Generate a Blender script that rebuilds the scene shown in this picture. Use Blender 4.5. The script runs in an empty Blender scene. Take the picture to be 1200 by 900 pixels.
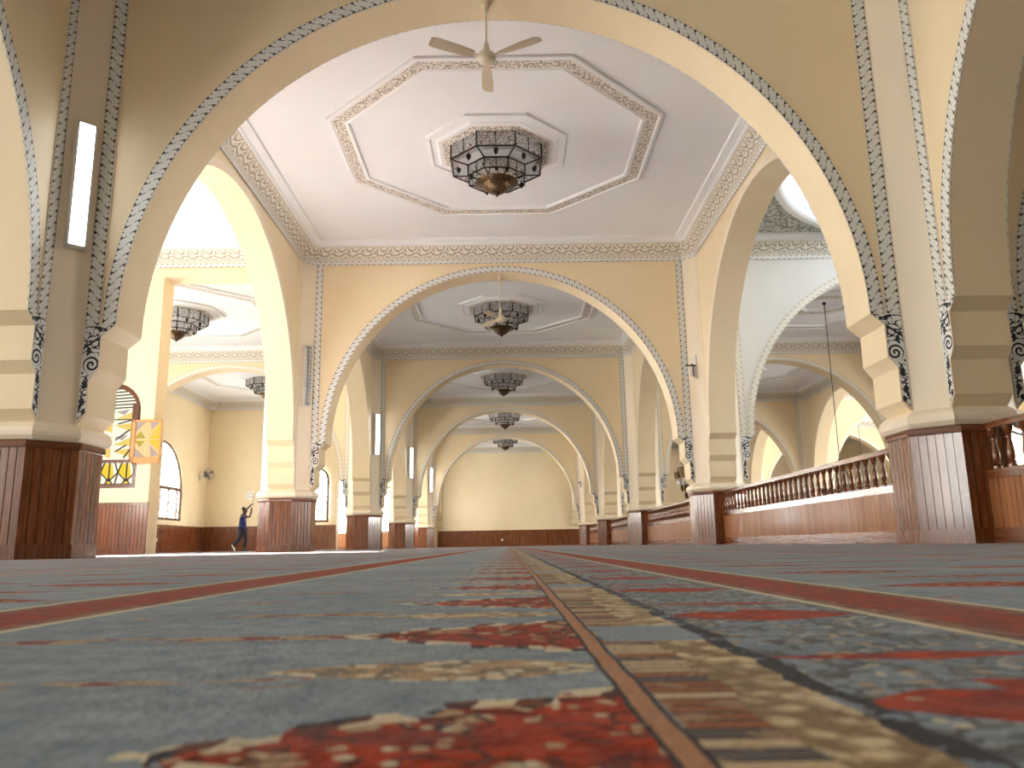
import bpy, bmesh, math, random
from mathutils import Matrix, Vector
from math import sin, cos, pi, sqrt, radians, atan2
random.seed(7)
C = bpy.context.scene.collection
sc = bpy.context.scene

# ------------------------------------------------------------------ layout
S = 10.0                      # bay
Y1 = 8.589                    # first row of pillars
def row(i): return Y1 + S*i
TW = 0.29                     # half thickness of the arch walls
CO = 0.56                     # shaft: distance of the wall faces' corner from the pillar centre
HC = 7.30                     # ceiling
XL = -14.40                   # inner face of the left outer wall
YE = 58.30                    # end wall of the nave
YA = 38.40                    # partition across the left aisle

def lin(c):
    c = c/255.0
    return c/12.92 if c <= 0.04045 else ((c+0.055)/1.055)**2.4
def rgb(r, g, b): return (lin(r), lin(g), lin(b), 1.0)

# ------------------------------------------------------------------ node helpers
class V:
    nt = None
    def __init__(s, x): s.x = x
    @staticmethod
    def m(op, a, b=None, c=None, clamp=False):
        n = V.nt.nodes.new('ShaderNodeMath'); n.operation = op; n.use_clamp = clamp
        for i, k in enumerate((a, b, c)):
            if k is None: continue
            if isinstance(k, V): V.nt.links.new(k.x, n.inputs[i])
            else: n.inputs[i].default_value = float(k)
        return V(n.outputs[0])
    def __add__(s, o): return V.m('ADD', s, o)
    __radd__ = __add__
    def __sub__(s, o): return V.m('SUBTRACT', s, o)
    def __rsub__(s, o): return V.m('SUBTRACT', o, s)
    def __mul__(s, o): return V.m('MULTIPLY', s, o)
    __rmul__ = __mul__
    def __truediv__(s, o): return V.m('DIVIDE', s, o)
    def __pow__(s, o): return V.m('POWER', s, o)
    def abs(s): return V.m('ABSOLUTE', s)
    def fract(s): return V.m('FRACT', s)
    def floor(s): return V.m('FLOOR', s)
    def sin(s): return V.m('SINE', s)
    def cos(s): return V.m('COSINE', s)
    def sqrt(s): return V.m('SQRT', s)
    def lt(s, o): return V.m('LESS_THAN', s, o)
    def gt(s, o): return V.m('GREATER_THAN', s, o)
    def mn(s, o): return V.m('MINIMUM', s, o)
    def mx(s, o): return V.m('MAXIMUM', s, o)
    def clamp(s): return V.m('ADD', s, 0.0, clamp=True)
    def ss(s, a, b):
        n = V.nt.nodes.new('ShaderNodeMapRange'); n.interpolation_type = 'SMOOTHSTEP'
        V.nt.links.new(s.x, n.inputs[0]); n.inputs[1].default_value = a; n.inputs[2].default_value = b
        return V(n.outputs[0])
def vecof(x, y, z=0.0):
    n = V.nt.nodes.new('ShaderNodeCombineXYZ')
    for i, k in enumerate((x, y, z)):
        if isinstance(k, V): V.nt.links.new(k.x, n.inputs[i])
        else: n.inputs[i].default_value = k
    return n.outputs[0]
def coords(kind):
    t = V.nt.nodes.new('ShaderNodeTexCoord'); s = V.nt.nodes.new('ShaderNodeSeparateXYZ')
    V.nt.links.new(t.outputs[kind], s.inputs[0])
    return V(s.outputs[0]), V(s.outputs[1]), V(s.outputs[2])
def noise(vec, scale, detail=3.0, rough=0.55, col=False):
    n = V.nt.nodes.new('ShaderNodeTexNoise'); n.inputs['Scale'].default_value = scale
    n.inputs['Detail'].default_value = detail; n.inputs['Roughness'].default_value = rough
    V.nt.links.new(vec, n.inputs['Vector'])
    return V(n.outputs[0])
def voro(vec, scale, feature='F1', out=0):
    n = V.nt.nodes.new('ShaderNodeTexVoronoi'); n.feature = feature; n.inputs['Scale'].default_value = scale
    V.nt.links.new(vec, n.inputs['Vector'])
    return n.outputs[out]
def wn(v):
    n = V.nt.nodes.new('ShaderNodeTexWhiteNoise'); n.noise_dimensions = '1D'
    V.nt.links.new(v.x, n.inputs['W']); return V(n.outputs['Value'])
def mix(f, a, b):
    n = V.nt.nodes.new('ShaderNodeMix'); n.data_type = 'RGBA'
    if isinstance(f, V): V.nt.links.new(f.x, n.inputs[0])
    else: n.inputs[0].default_value = f
    for k, q in ((a, n.inputs[6]), (b, n.inputs[7])):
        if isinstance(k, tuple): q.default_value = k
        else: V.nt.links.new(k, q)
    return n.outputs[2]
def material(name, rough=0.6, metal=0.0, color=None, spec=None, coat=0.0):
    m = bpy.data.materials.new(name); m.use_nodes = True
    V.nt = m.node_tree
    b = m.node_tree.nodes['Principled BSDF']
    b.inputs['Roughness'].default_value = rough; b.inputs['Metallic'].default_value = metal
    if color: b.inputs['Base Color'].default_value = color
    if spec is not None: b.inputs['Specular IOR Level'].default_value = spec
    if coat:
        b.inputs['Coat Weight'].default_value = coat; b.inputs['Coat Roughness'].default_value = 0.12
    return m, b
def setcol(b, s): V.nt.links.new(s, b.inputs['Base Color'])
def bump(b, h, strength=0.4, dist=0.01):
    n = V.nt.nodes.new('ShaderNodeBump'); n.inputs['Strength'].default_value = strength; n.inputs['Distance'].default_value = dist
    V.nt.links.new(h.x, n.inputs['Height']); V.nt.links.new(n.outputs[0], b.inputs['Normal'])

# ------------------------------------------------------------------ materials
M = {}
def m_paint(name, c, c2, rough=0.55):
    m, b = material(name, rough)
    x, y, z = coords('Object')
    n = noise(vecof(x, y, z*0.6), 0.55, 4, 0.6)
    setcol(b, mix(n.ss(0.3, 0.75), c, c2))
    n2 = noise(vecof(x, y, z), 90, 2)
    bump(b, n2, 0.05, 0.004)
    M[name] = m
m_paint('cream_paint', rgb(235, 218, 184), rgb(228, 210, 174))
m_paint('pale_plaster', rgb(238, 226, 204), rgb(232, 219, 196))
m_paint('white_plaster', rgb(226, 223, 217), rgb(219, 216, 210))
m_paint('white_ceiling', rgb(234, 236, 238), rgb(228, 230, 233), 0.7)
m_paint('dome_white', rgb(240, 240, 240), rgb(230, 231, 232), 0.7)

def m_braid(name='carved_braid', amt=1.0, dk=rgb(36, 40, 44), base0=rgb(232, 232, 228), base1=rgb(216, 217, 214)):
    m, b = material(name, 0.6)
    u, v, _ = coords('UV')                       # u metres along, v 0..1 across
    t = (v - 0.5)*2.0
    at = t.abs()
    f = (u/0.135 - t*0.40 - (t*pi).sin()*0.17).fract()
    g = (f - 0.5).abs()
    line = g.lt(0.055)*at.gt(0.12)
    tri = g.lt((at - 0.46)*0.50)
    f2 = (u/0.135 - t*0.40 - (t*pi).sin()*0.17 + 0.5).fract()
    eye = (f2 - 0.5).abs().lt((at - 0.62)*0.45)
    rim = at.gt(0.90)
    groove = (at - 0.885).abs().lt(0.02)
    dark = ((line*0.85).mx(tri).mx(eye*0.9)*at.lt(0.86)).mx(groove*0.6).clamp()
    nz = noise(vecof(u*30.0, v*5.0), 1.0)
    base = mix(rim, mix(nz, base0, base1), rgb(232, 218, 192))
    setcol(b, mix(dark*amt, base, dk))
    bump(b, 1.0 - dark, 0.6, 0.012)
    M[name] = m
m_braid()
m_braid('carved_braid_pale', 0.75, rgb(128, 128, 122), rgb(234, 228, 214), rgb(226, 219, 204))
def m_scroll():
    m, b = material('carved_scroll', 0.6)
    u, v, _ = coords('UV')                       # metres, origin at the corbel's foot
    nx = noise(vecof(u, v), 9.0, 1.0) - 0.5
    ny = noise(vecof(u + 7.3, v), 9.0, 1.0) - 0.5
    # leaf curls below and above
    a = ((u*42.0 + v*30.0 + nx*16.0).sin() + (v*58.0 - u*20.0 + ny*14.0).sin())
    leaf = a.abs().ss(0.52, 0.72)
    leaf = 1.0 - leaf
    du = u - 0.115; dv = v - 0.63
    r = (du*du + dv*dv).sqrt()
    ang = V.m('ARCTAN2', dv, du)
    spir = (r*120.0 - ang).sin().ss(0.0, 0.3)
    inside = r.lt(0.095); ring = (r - 0.102).abs().lt(0.010)
    dark = leaf*(1.0 - inside)
    dark = (dark.mx(spir*inside)*(1.0 - ring)).clamp()
    diag = ((v - 0.80 - u*0.75).abs()).lt(0.014)
    dark = dark.mx(diag)
    dark = dark*u.gt(0.014)
    base = rgb(228, 230, 230)
    setcol(b, mix(dark, base, rgb(34, 38, 46)))
    bump(b, 1.0 - dark, 0.6, 0.012)
    M['carved_scroll'] = m
m_scroll()
def m_frieze():
    m, b = material('carved_frieze', 0.65)
    u, v, _ = coords('UV')                       # u metres, v 0..1 (bottom..top)
    x = (u/0.34).fract() - 0.5; y = v
    r = ((x*1.0)*(x*1.0) + (y - 1.05)*(y - 1.05)*0.75).sqrt()
    r2 = ((x.abs() - 0.5)*(x.abs() - 0.5) + (y - 0.1)*(y - 0.1)*0.9).sqrt()
    a = (r*34.0).sin().ss(0.2, 0.7)*r.lt(0.62)
    c = (r2*40.0).sin().ss(0.25, 0.75)*r2.lt(0.42)*r.gt(0.62)
    bg = r.gt(0.62)*r2.gt(0.42)
    n = noise(vecof(u*60.0, v*12.0), 1.0, 1.0)
    dark = (a.mx(c).mx(bg*n.gt(0.52))*(v.gt(0.05))*(v.lt(0.95))).clamp()
    setcol(b, mix(dark*0.6, rgb(226, 220, 206), rgb(92, 88, 80)))
    bump(b, 1.0 - dark, 0.6, 0.015)
    M['carved_frieze'] = m
m_frieze()
def m_filigree(name, base, dk, amt, scale, rimmed=True):
    m, b = material(name, 0.6)
    u, v, _ = coords('UV')
    p = vecof(u, v*0.27)
    w1 = noise(p, scale*0.6, 1.0)
    e = V(voro(vecof(u + (w1 - 0.5)*0.06, v*0.27 + (w1 - 0.5)*0.05), scale, 'DISTANCE_TO_EDGE'))
    dark = e.lt(0.13)*noise(p, scale*1.3, 1.0).gt(0.45)
    edge = (v - 0.5).abs().lt(0.42)
    if rimmed: dark = dark*edge
    setcol(b, mix(dark*amt, base, dk))
    bump(b, 1.0 - dark, 0.5, 0.01)
    M[name] = m
m_filigree('carved_vine', rgb(230, 224, 214), rgb(96, 88, 80), 0.7, 16.0)
m_filigree('dome_carving', rgb(236, 238, 242), rgb(120, 126, 136), 0.6, 3.0, False)
m_filigree('pendentive_carving', rgb(188, 190, 180), rgb(96, 100, 94), 0.8, 7.0, False)

def m_wood(name, c1, c2, pw=0.085, rough=0.16, coat=0.6):
    m, b = material(name, rough, coat=coat, spec=0.5)
    u, v, _ = coords('UV')                       # u metres around, v metres up
    k = wn((u/pw).floor())
    g = noise(vecof(u*26.0 + k*40.0, v*1.3), 1.0, 4.0, 0.65)
    f = noise(vecof(u*160.0, v*4.0 + k*9.0), 1.0, 2.0)
    t = (g*0.75 + k*0.45 - 0.1 + (f - 0.5)*0.3).clamp()
    setcol(b, mix(t, c1, c2))
    V.nt.links.new((rough + g*0.22).x, b.inputs['Roughness'])
    bump(b, g, 0.05, 0.004)
    M[name] = m
m_wood('mahogany', rgb(72, 30, 10), rgb(138, 74, 30))
m_wood('mahogany_rail', rgb(84, 38, 14), rgb(130, 72, 34), 3.0)
m_wood('chestnut_planks', rgb(116, 66, 30), rgb(176, 116, 64), 0.085, 0.42, 0.12)
m_wood('window_wood', rgb(70, 36, 20), rgb(104, 58, 32), 3.0)
m_wood('peach_wood', rgb(196, 138, 80), rgb(212, 156, 98), 3.0, 0.5, 0.0)

def m_carpet():
    m, b = material('patterned_carpet', 0.95, spec=0.05)
    X, Y, _ = coords('Object')
    wv = vecof(X, Y)
    n1 = noise(wv, 16.0, 2.0) - 0.5; n2 = noise(vecof(X + 5.0, Y), 16.0, 2.0) - 0.5
    fine = noise(wv, 220.0, 2.0); mid = noise(wv, 45.0, 3.0); big = noise(wv, 3.0, 3.0)
    x = X + n1*0.020; y = Y + n2*0.016
    GREY1, GREY2 = rgb(154, 166, 174), rgb(108, 122, 134)
    RED1, RED2 = rgb(180, 54, 10), rgb(128, 34, 8)
    TAN, CRM, DRK = rgb(178, 148, 112), rgb(214, 200, 168), rgb(48, 46, 52)
    lump = V(voro(wv, 42.0)); lump2 = V(voro(wv, 75.0))
    red = mix(mid.ss(0.35, 0.65), RED2, RED1)
    ornament = mix(lump2.lt(0.36), TAN, mix(mid.gt(0.5), CRM, DRK))
    vein = V(voro(vecof(X + n2*0.03, Y + n1*0.03), 55.0, 'DISTANCE_TO_EDGE')).lt(0.09)*noise(vecof(X + 3.0, Y), 30.0, 1.0).gt(0.47)
    red_orn = mix(((lump + n1*0.8).lt(0.33)*mid.gt(0.42)), red, ornament)
    red_orn = mix(vein*0.8, red_orn, mix(fine.gt(0.5), rgb(60, 26, 18), rgb(92, 40, 26)))
    bead = V(voro(vecof(X, Y), 95.0)).lt(0.30)*noise(vecof(X + 9.0, Y), 24.0, 1.0).gt(0.52)
    red_orn = mix(bead, red_orn, mix(mid.gt(0.52), TAN, CRM))
    c = mix((mid*0.6 + big*0.4).ss(0.3, 0.7), GREY2, GREY1)
    central = X.gt(-0.41)*X.lt(0.53)
    outer = 1.0 - central
    # --- outer fields: red lozenges on grey, thin lines every lane
    ox = (X + 0.41).abs()*X.lt(0.06) + (X - 0.53).abs()*X.gt(0.06)
    lane = (ox/0.94).fract()*0.94
    loz = None
    for (per, y0, lx, h, wd) in ((0.46, 0.10, 0.20, 0.070, 0.17), (0.46, 0.33, 0.30, 0.034, 0.22), (0.52, 0.05, 0.55, 0.055, 0.15), (0.40, 0.12, 0.74, 0.030, 0.14)):
        t_ = ((((y - y0)/per) + 0.5).fract() - 0.5).abs()*per
        q_ = t_.lt(h*(1.0 - (((lane - lx) + n1*0.06)/wd).abs().clamp()**1.4) + n2*0.03 - 0.006)
        loz = q_ if loz is None else loz.mx(q_)
    spot = mid.gt(0.55)*((y/0.18).fract() - 0.5).abs().lt(0.17)
    c = mix(outer*spot*0.75, c, mix(mid.gt(0.60), TAN, RED2))
    c = mix(outer*loz.clamp(), c, red_orn)
    ln = outer*(lane.gt(0.90))
    c = mix(ln, c, RED1)
    ln2 = outer*(lane.gt(0.885)*lane.lt(0.90))
    c = mix(ln2, c, CRM)
    # --- central lane: left field with thin stems
    st = (((y - 0.365)/0.18).fract() - 0.5).abs()
    stem = st.gt(0.43)*x.lt(0.03)*x.gt(-0.21)*noise(vecof(X*9.0, Y*40.0), 1.0, 2.0).gt(0.47)
    c = mix(central*stem*0.85, c, mix(mid.gt(0.55), TAN, RED2))
    # medallions against the rope line
    ty = ((((y - 0.245)/0.30) + 0.5).fract() - 0.5).abs()*0.30
    gx = ((x - (0.01 + (n1*0.05)))/0.155).clamp()
    prof = gx**0.75*0.098 - ((x*22.0).fract())*0.014
    med = ty.lt(prof)*x.lt(0.166)*x.gt(0.0)
    rim = (ty - prof).abs().lt(0.007)*x.lt(0.166)*x.gt(0.005)
    c = mix(central*med, c, red_orn)
    c = mix(central*rim*(noise(vecof(X*40.0, Y*40.0), 1.0, 1.0).gt(0.42)), c, mix((x*30.0 + n2*1.6).fract().gt(0.6), CRM, mix(mid.gt(0.5), DRK, rgb(110, 60, 44))))
    lens_y = ((((y - 0.395)/0.30) + 0.5).fract() - 0.5).abs()*0.30
    lens = lens_y.lt(0.030*(1.0 - ((x - 0.09)/0.09).abs().clamp()**2.0))*x.lt(0.160)*x.gt(-0.01)
    c = mix(central*lens, c, mix(lump2.lt(0.4), mix(mid.gt(0.5), rgb(128, 118, 104), TAN), CRM))
    # fringe beside the rope
    fr = (Y/0.0125 + n1*0.25)
    stripe = fr.fract()
    fk = wn(fr.floor())
    fcol = mix(fk.gt(0.50), mix(fk.gt(0.2), rgb(92, 84, 82), rgb(150, 92, 56)), rgb(196, 172, 136))
    fcol = mix(stripe.lt(0.20), fcol, DRK)
    fcol = mix(mid.gt(0.56)*0.6, fcol, TAN)
    fb = central*X.gt(0.172)*X.lt(0.208)
    c = mix(fb, c, fcol)
    cb = central*x.gt(0.203)*x.lt(0.236)
    c = mix(cb, c, mix((mid*0.6 + fine*0.2 + lump2*0.5).ss(0.45, 0.75), rgb(216, 198, 158), rgb(136, 112, 80)))
    cross = ((((Y - 0.54)/0.62) + 0.5).fract() - 0.5).abs()*0.62
    c = mix(central*cross.lt(0.045)*x.gt(0.172)*x.lt(0.40), c, mix(mid, GREY2, GREY1))
    dl = central*(((x - 0.241).abs()).lt(0.006))*mid.gt(0.42)
    c = mix(dl, c, DRK)
    # right half: red lenses and grey scrollwork
    rf = central*x.gt(0.247)*x.lt(0.395)
    c = mix(rf*mid.gt(0.54)*0.8, c, mix(lump2.lt(0.35), rgb(96, 92, 90), TAN))
    def lens_at(y0, per, h):
        t = ((((y - y0)/per) + 0.5).fract() - 0.5).abs()*per
        return t.lt(h*(1.0 - ((x - 0.318)/0.078).abs().clamp()**1.6))
    l1 = lens_at(0.295, 0.36, 0.050); l2 = lens_at(0.415, 0.36, 0.014); l0 = lens_at(0.335, 0.36, 0.014)
    c = mix(rf*vein*0.75, c, rgb(70, 68, 70)); c = mix(rf*bead*0.8, c, CRM)
    lm = (l1.mx(l2)*(1.0 - l0*x.lt(0.31))).clamp()
    c = mix(rf*lm, c, mix(lump.lt(0.14), red, TAN))
    # rope
    rope = central*((X - 0.1655 + n1*0.004).abs().lt(0.0040))
    ropee = central*((X - 0.1655 + n1*0.004).abs().lt(0.0062))
    c = mix(ropee, c, DRK); c = mix(rope, c, mix(mid, rgb(150, 96, 66), rgb(196, 150, 112)))
    # side bands
    for (a0, a1, k) in ((-0.41, -0.26, 0), (0.395, 0.53, 1)):
        band = X.gt(a0)*X.lt(a1)
        w = (X - a0)/(a1 - a0)
        bc = mix(mid.ss(0.4, 0.6), rgb(158, 50, 18), rgb(122, 52, 32))
        bc = mix((w - 0.5).abs().gt(0.30), bc, mix(mid.gt(0.5), rgb(140, 104, 82), rgb(122, 70, 50)))
        bc = mix(lump2.lt(0.16)*(w - 0.5).abs().lt(0.3), bc, DRK)
        bc = mix((w - 0.5).abs().gt(0.43), bc, CRM)
        c = mix(band, c, bc)
    # worn, mottled pile
    streak = noise(vecof(X*6.0, Y*30.0), 1.0, 3.0)
    c = mix(streak.ss(0.45, 0.7)*0.22, c, rgb(92, 98, 104))
    c = mix((fine*0.35 + mid*0.25).ss(0.2, 0.5)*0.22, c, rgb(62, 60, 56))
    setcol(b, c)
    b.inputs['Sheen Weight'].default_value = 0.09; b.inputs['Sheen Roughness'].default_value = 0.22
    bump(b, fine + mid*0.5, 0.7, 0.004)
    M['patterned_carpet'] = m
m_carpet()

def simple(name, c, rough=0.5, metal=0.0, **k):
    m, b = material(name, rough, metal, c, **k)
    x, y, z = coords('Object'); n = noise(vecof(x, y, z), 14.0, 3.0)
    V.nt.links.new((rough*0.8 + n*rough*0.4).x, b.inputs['Roughness'])
    M[name] = m; return m
simple('dark_bronze', rgb(58, 48, 40), 0.38, 0.85)
simple('aged_brass', rgb(122, 98, 66), 0.32, 0.9)
simple('fan_enamel', rgb(214, 202, 178), 0.35)
simple('fan_blade', rgb(196, 182, 156), 0.45)
simple('white_metal', rgb(226, 224, 218), 0.4)
simple('louvre_grey', rgb(150, 150, 150), 0.3, 0.6)
simple('black_cable', rgb(26, 24, 24), 0.6)
simple('glass_white', rgb(232, 230, 224), 0.2)
simple('lead', rgb(40, 34, 28), 0.5, 0.3)
simple('skin', rgb(70, 46, 36), 0.5)
simple('blue_cloth', rgb(38, 48, 104), 0.85)
simple('dark_cloth', rgb(30, 32, 46), 0.85)
simple('black_hair', rgb(18, 15, 14), 0.7)
simple('paper', rgb(238, 236, 228), 0.8)
simple('concrete', rgb(128, 122, 114), 0.9)
simple('kick_dark', rgb(44, 30, 24), 0.5)
def m_thin_glass(name, filigree):
    m, b = material(name, 0.25)
    u, v, _ = coords('UV'); nt = m.node_tree
    e = V(voro(vecof(u, v), 15.0, 'DISTANCE_TO_EDGE'))
    d = e.lt(0.05) if filigree else e.lt(-1.0)
    setcol(b, mix(d, rgb(232, 234, 238), rgb(78, 64, 52)))
    tr = nt.nodes.new('ShaderNodeBsdfTransparent'); tl = nt.nodes.new('ShaderNodeBsdfTranslucent'); tl.inputs[0].default_value = rgb(226, 230, 236)
    mx1 = nt.nodes.new('ShaderNodeMixShader'); mx1.inputs[0].default_value = 0.5
    nt.links.new(tr.outputs[0], mx1.inputs[1]); nt.links.new(tl.outputs[0], mx1.inputs[2])
    mx2 = nt.nodes.new('ShaderNodeMixShader'); nt.links.new((d*0.65 + 0.35).x, mx2.inputs[0])
    nt.links.new(mx1.outputs[0], mx2.inputs[1]); nt.links.new(b.outputs[0], mx2.inputs[2])
    nt.links.new(mx2.outputs[0], nt.nodes['Material Output'].inputs[0])
    M[name] = m
m_thin_glass('filigree_glass', True); m_thin_glass('frosted_glass', False)
def m_brass_relief():
    m, b = material('brass_relief', 0.3, 0.85)
    u, v, _ = coords('UV')
    n = V(voro(vecof(u, v), 26.0, 'DISTANCE_TO_EDGE'))
    setcol(b, mix(n.lt(0.12), rgb(138, 112, 80), rgb(46, 36, 28)))
    bump(b, n, 0.6, 0.01)
    M['brass_relief'] = m
m_brass_relief()
def emit(name, col, strength):
    m = bpy.data.materials.new(name); m.use_nodes = True; nt = m.node_tree; V.nt = nt
    for n in list(nt.nodes):
        if n.type == 'BSDF_PRINCIPLED': nt.nodes.remove(n)
    e = nt.nodes.new('ShaderNodeEmission'); e.inputs[0].default_value = col; e.inputs[1].default_value = strength
    nt.links.new(e.outputs[0], nt.nodes['Material Output'].inputs[0])
    M[name] = m; return m, e
emit('tube_glow', (0.93, 0.97, 1.0, 1), 5.0)
WIN = 9.0
def m_leaded(name, strength, kind, clear=0.0):
    m, e = emit(name, (1, 1, 1, 1), strength)
    u, v, _ = coords('UV')
    if kind == 'scribble':
        n = noise(vecof(u, v), 2.0, 2.0)
        d = V(voro(vecof(u + n*0.3, v + n*0.25), 3.2, 'DISTANCE_TO_EDGE')).lt(0.06)*noise(vecof(u, v), 3.5, 1.0).gt(0.44)
        tint = mix(noise(vecof(u + 3.0, v), 1.6, 1.0).ss(0.5, 0.7), (1.0, 0.98, 0.95, 1), (1.0, 0.93, 0.62, 1))
    elif kind == 'diamond':
        a = ((u + v*0.9)*2.6).fract(); c = ((u - v*0.9)*2.6).fract()
        d = (a.lt(0.05).mx(c.lt(0.05)))
        tint = mix(((u + v*0.9)*2.6).floor().fract(), (1.0, 0.98, 0.95, 1), (1.0, 0.98, 0.95, 1))
    col = mix(d, tint, (0.03, 0.025, 0.02, 1))
    V.nt.links.new(col, e.inputs[0])
    if clear:                                     # the glass also lets the sun through
        nt = m.node_tree; t = nt.nodes.new('ShaderNodeBsdfTransparent'); a = nt.nodes.new('ShaderNodeAddShader')
        V.nt.links.new(mix(d, (clear, clear*0.95, clear*0.85, 1), (0, 0, 0, 1)), t.inputs[0])
        nt.links.new(e.outputs[0], a.inputs[0]); nt.links.new(t.outputs[0], a.inputs[1])
        nt.links.new(a.outputs[0], nt.nodes['Material Output'].inputs[0])
DAY = {-1: 9.0, 0: 7.5, 1: 12.0, 2: 3.6, 3: 13.0, 'far': 6.0, 'side': 22.0, 'behind': 8.0}
for k, q in DAY.items(): m_leaded('leaded_daylight_%s' % k, q, 'scribble', 0.55 if k == 0 else 0.0)
emit('clear_daylight', (1.0, 0.985, 0.96, 1), WIN)
emit('yellow_glass', (1.0, 0.70, 0.06, 1), 0.29)
emit('bright_glass', (1.0, 0.92, 0.74, 1), 0.31)
emit('pale_yellow_glass', (1.0, 0.74, 0.20, 1), 0.27)
emit('mauve_glass', (0.62, 0.54, 0.50, 1), 0.24)
emit('dome_daylight', (0.85, 0.94, 1.0, 1), 5.0)
simple('sash_yellow', rgb(206, 164, 24), 0.5)
simple('sash_green', rgb(140, 132, 24), 0.5)
simple('sash_mauve', rgb(150, 138, 134), 0.5)
simple('sash_cream', rgb(206, 172, 126), 0.5)

# ------------------------------------------------------------------ mesh builder
class MB:
    def __init__(s): s.v = []; s.f = []; s.uv = []; s.mi = []
    def add(s, pts, uv=None, mi=0):
        k = len(s.v); s.v += [tuple(p) for p in pts]
        s.f.append(list(range(k, k + len(pts)))); s.mi.append(mi)
        s.uv.append(uv if uv else [(0.0, 0.0)]*len(pts))
    def box(s, c, d, mi=0):
        x, y, z = c; a, b, e = d[0]/2, d[1]/2, d[2]/2
        P = [(x+i*a, y+j*b, z+k*e) for i in (-1, 1) for j in (-1, 1) for k in (-1, 1)]
        for q in ((0, 1, 3, 2), (4, 6, 7, 5), (0, 4, 5, 1), (2, 3, 7, 6), (0, 2, 6, 4), (1, 5, 7, 3)):
            pp = [P[i] for i in q]
            # uv: longest axis is v
            ax = max(range(3), key=lambda t: d[t])
            ot = [t for t in range(3) if t != ax]
            s.add(pp, [(p[ot[0]]+p[ot[1]], p[ax]) for p in pp], mi)
    def prism(s, out, z0, z1, cap=True, mi=0, us=0.0):
        n = len(out); u = us
        for i in range(n):
            a, b = out[i], out[(i+1) % n]
            L = math.hypot(b[0]-a[0], b[1]-a[1])
            s.add([(a[0], a[1], z0), (b[0], b[1], z0), (b[0], b[1], z1), (a[0], a[1], z1)],
                  [(u, z0), (u+L, z0), (u+L, z1), (u, z1)], mi)
            u += L
        if cap:
            s.add([(p[0], p[1], z1) for p in out], [(p[0], p[1]) for p in out], mi)
            s.add([(p[0], p[1], z0) for p in reversed(out)], [(p[0], p[1]) for p in reversed(out)], mi)
    def loft(s, rings, closed=True, mi=0, uvs=None, cap0=False, cap1=False):
        n = len(rings[0])
        for k in range(len(rings)-1):
            A, B = rings[k], rings[k+1]
            for i in range(n if closed else n-1):
                j = (i+1) % n
                uv = None
                if uvs: uv = uvs(k, i)
                s.add([A[i], A[j], B[j], B[i]], uv, mi)
        if cap0: s.add(list(reversed(rings[0])), None, mi)
        if cap1: s.add(rings[-1], None, mi)
    def lathe(s, prof, n=16, c=(0, 0, 0), mi=0, phase=0.0, cap=True):
        rings = [[(c[0]+r*cos(2*pi*i/n+phase), c[1]+r*sin(2*pi*i/n+phase), c[2]+z) for i in range(n)] for r, z in prof]
        per = 2*pi*max(r for r, z in prof)
        zz = [0.0]
        for k in range(1, len(prof)): zz.append(zz[-1]+math.hypot(prof[k][0]-prof[k-1][0], prof[k][1]-prof[k-1][1]))
        s.loft(rings, True, mi, lambda k, i: [(i*per/n, zz[k]), ((i+1)*per/n, zz[k]), ((i+1)*per/n, zz[k+1]), (i*per/n, zz[k+1])])
        if cap:
            if prof[0][0] > 1e-5: s.add(list(reversed(rings[0])), None, mi)
            if prof[-1][0] > 1e-5: s.add(rings[-1], None, mi)
    def tube(s, pts, r, n=8, mi=0):
        pts = [Vector(p) for p in pts]; rings = []
        for i, p in enumerate(pts):
            d = (pts[min(i+1, len(pts)-1)] - pts[max(i-1, 0)]).normalized()
            a = d.orthogonal().normalized(); b = d.cross(a)
            if i and rings:
                # keep frames steady
                pa = s._a; a = (pa - d*pa.dot(d)).normalized(); b = d.cross(a)
            s._a = a
            rr = r[i] if isinstance(r, (list, tuple)) else r
            rings.append([tuple(p + a*rr*cos(2*pi*k/n) + b*rr*sin(2*pi*k/n)) for k in range(n)])
        s.loft(rings, True, mi, None, True, True)
    def build(s, name, mats, parent=None, smooth=False, recalc=True):
        me = bpy.data.meshes.new(name)
        me.from_pydata(s.v, [], s.f)
        ul = me.uv_layers.new(name='UVMap')
        i = 0
        for uv in s.uv:
            for q in uv: ul.data[i].uv = q; i += 1
        if not isinstance(mats, (list, tuple)): mats = [mats]
        for k in mats: me.materials.append(M[k])
        me.polygons.foreach_set('material_index', s.mi)
        bm = bmesh.new(); bm.from_mesh(me)
        bmesh.ops.remove_doubles(bm, verts=bm.verts, dist=1e-5)
        if recalc: bmesh.ops.recalc_face_normals(bm, faces=bm.faces)
        if smooth:
            for f in bm.faces: f.smooth = True
            for e in bm.edges:
                if len(e.link_faces) == 2 and e.calc_face_angle(0) > radians(38): e.smooth = False
        bm.to_mesh(me); bm.free()
        o = bpy.data.objects.new(name, me); C.objects.link(o)
        if parent: o.parent = parent
        return o
def tag(o, label=None, cat=None, group=None, kind=None):
    if label: o['label'] = label
    if cat: o['category'] = cat
    if group: o['group'] = group
    if kind: o['kind'] = kind
    return o
def empty(name, loc=(0, 0, 0), rz=0.0):
    o = bpy.data.objects.new(name, None); o.empty_display_size = 0.2
    C.objects.link(o); o.location = loc; o.rotation_euler = (0, 0, rz); return o
def copy_tree(o, parent=None):
    c = o.copy(); C.objects.link(c)
    if parent: c.parent = parent
    for ch in list(o.children): copy_tree(ch, c)
    return c
class Proto:
    """build once, copy afterwards"""
    def __init__(s, fn): s.fn = fn; s.o = None
    def __call__(s, loc, rz=0.0):
        if s.o is None: s.o = s.fn(); o = s.o
        else:
            o = copy_tree(s.o)
            for k in ('label', 'group'):
                if k in o: del o[k]
        o.location = loc; o.rotation_euler = (0, 0, rz); return o

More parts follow.
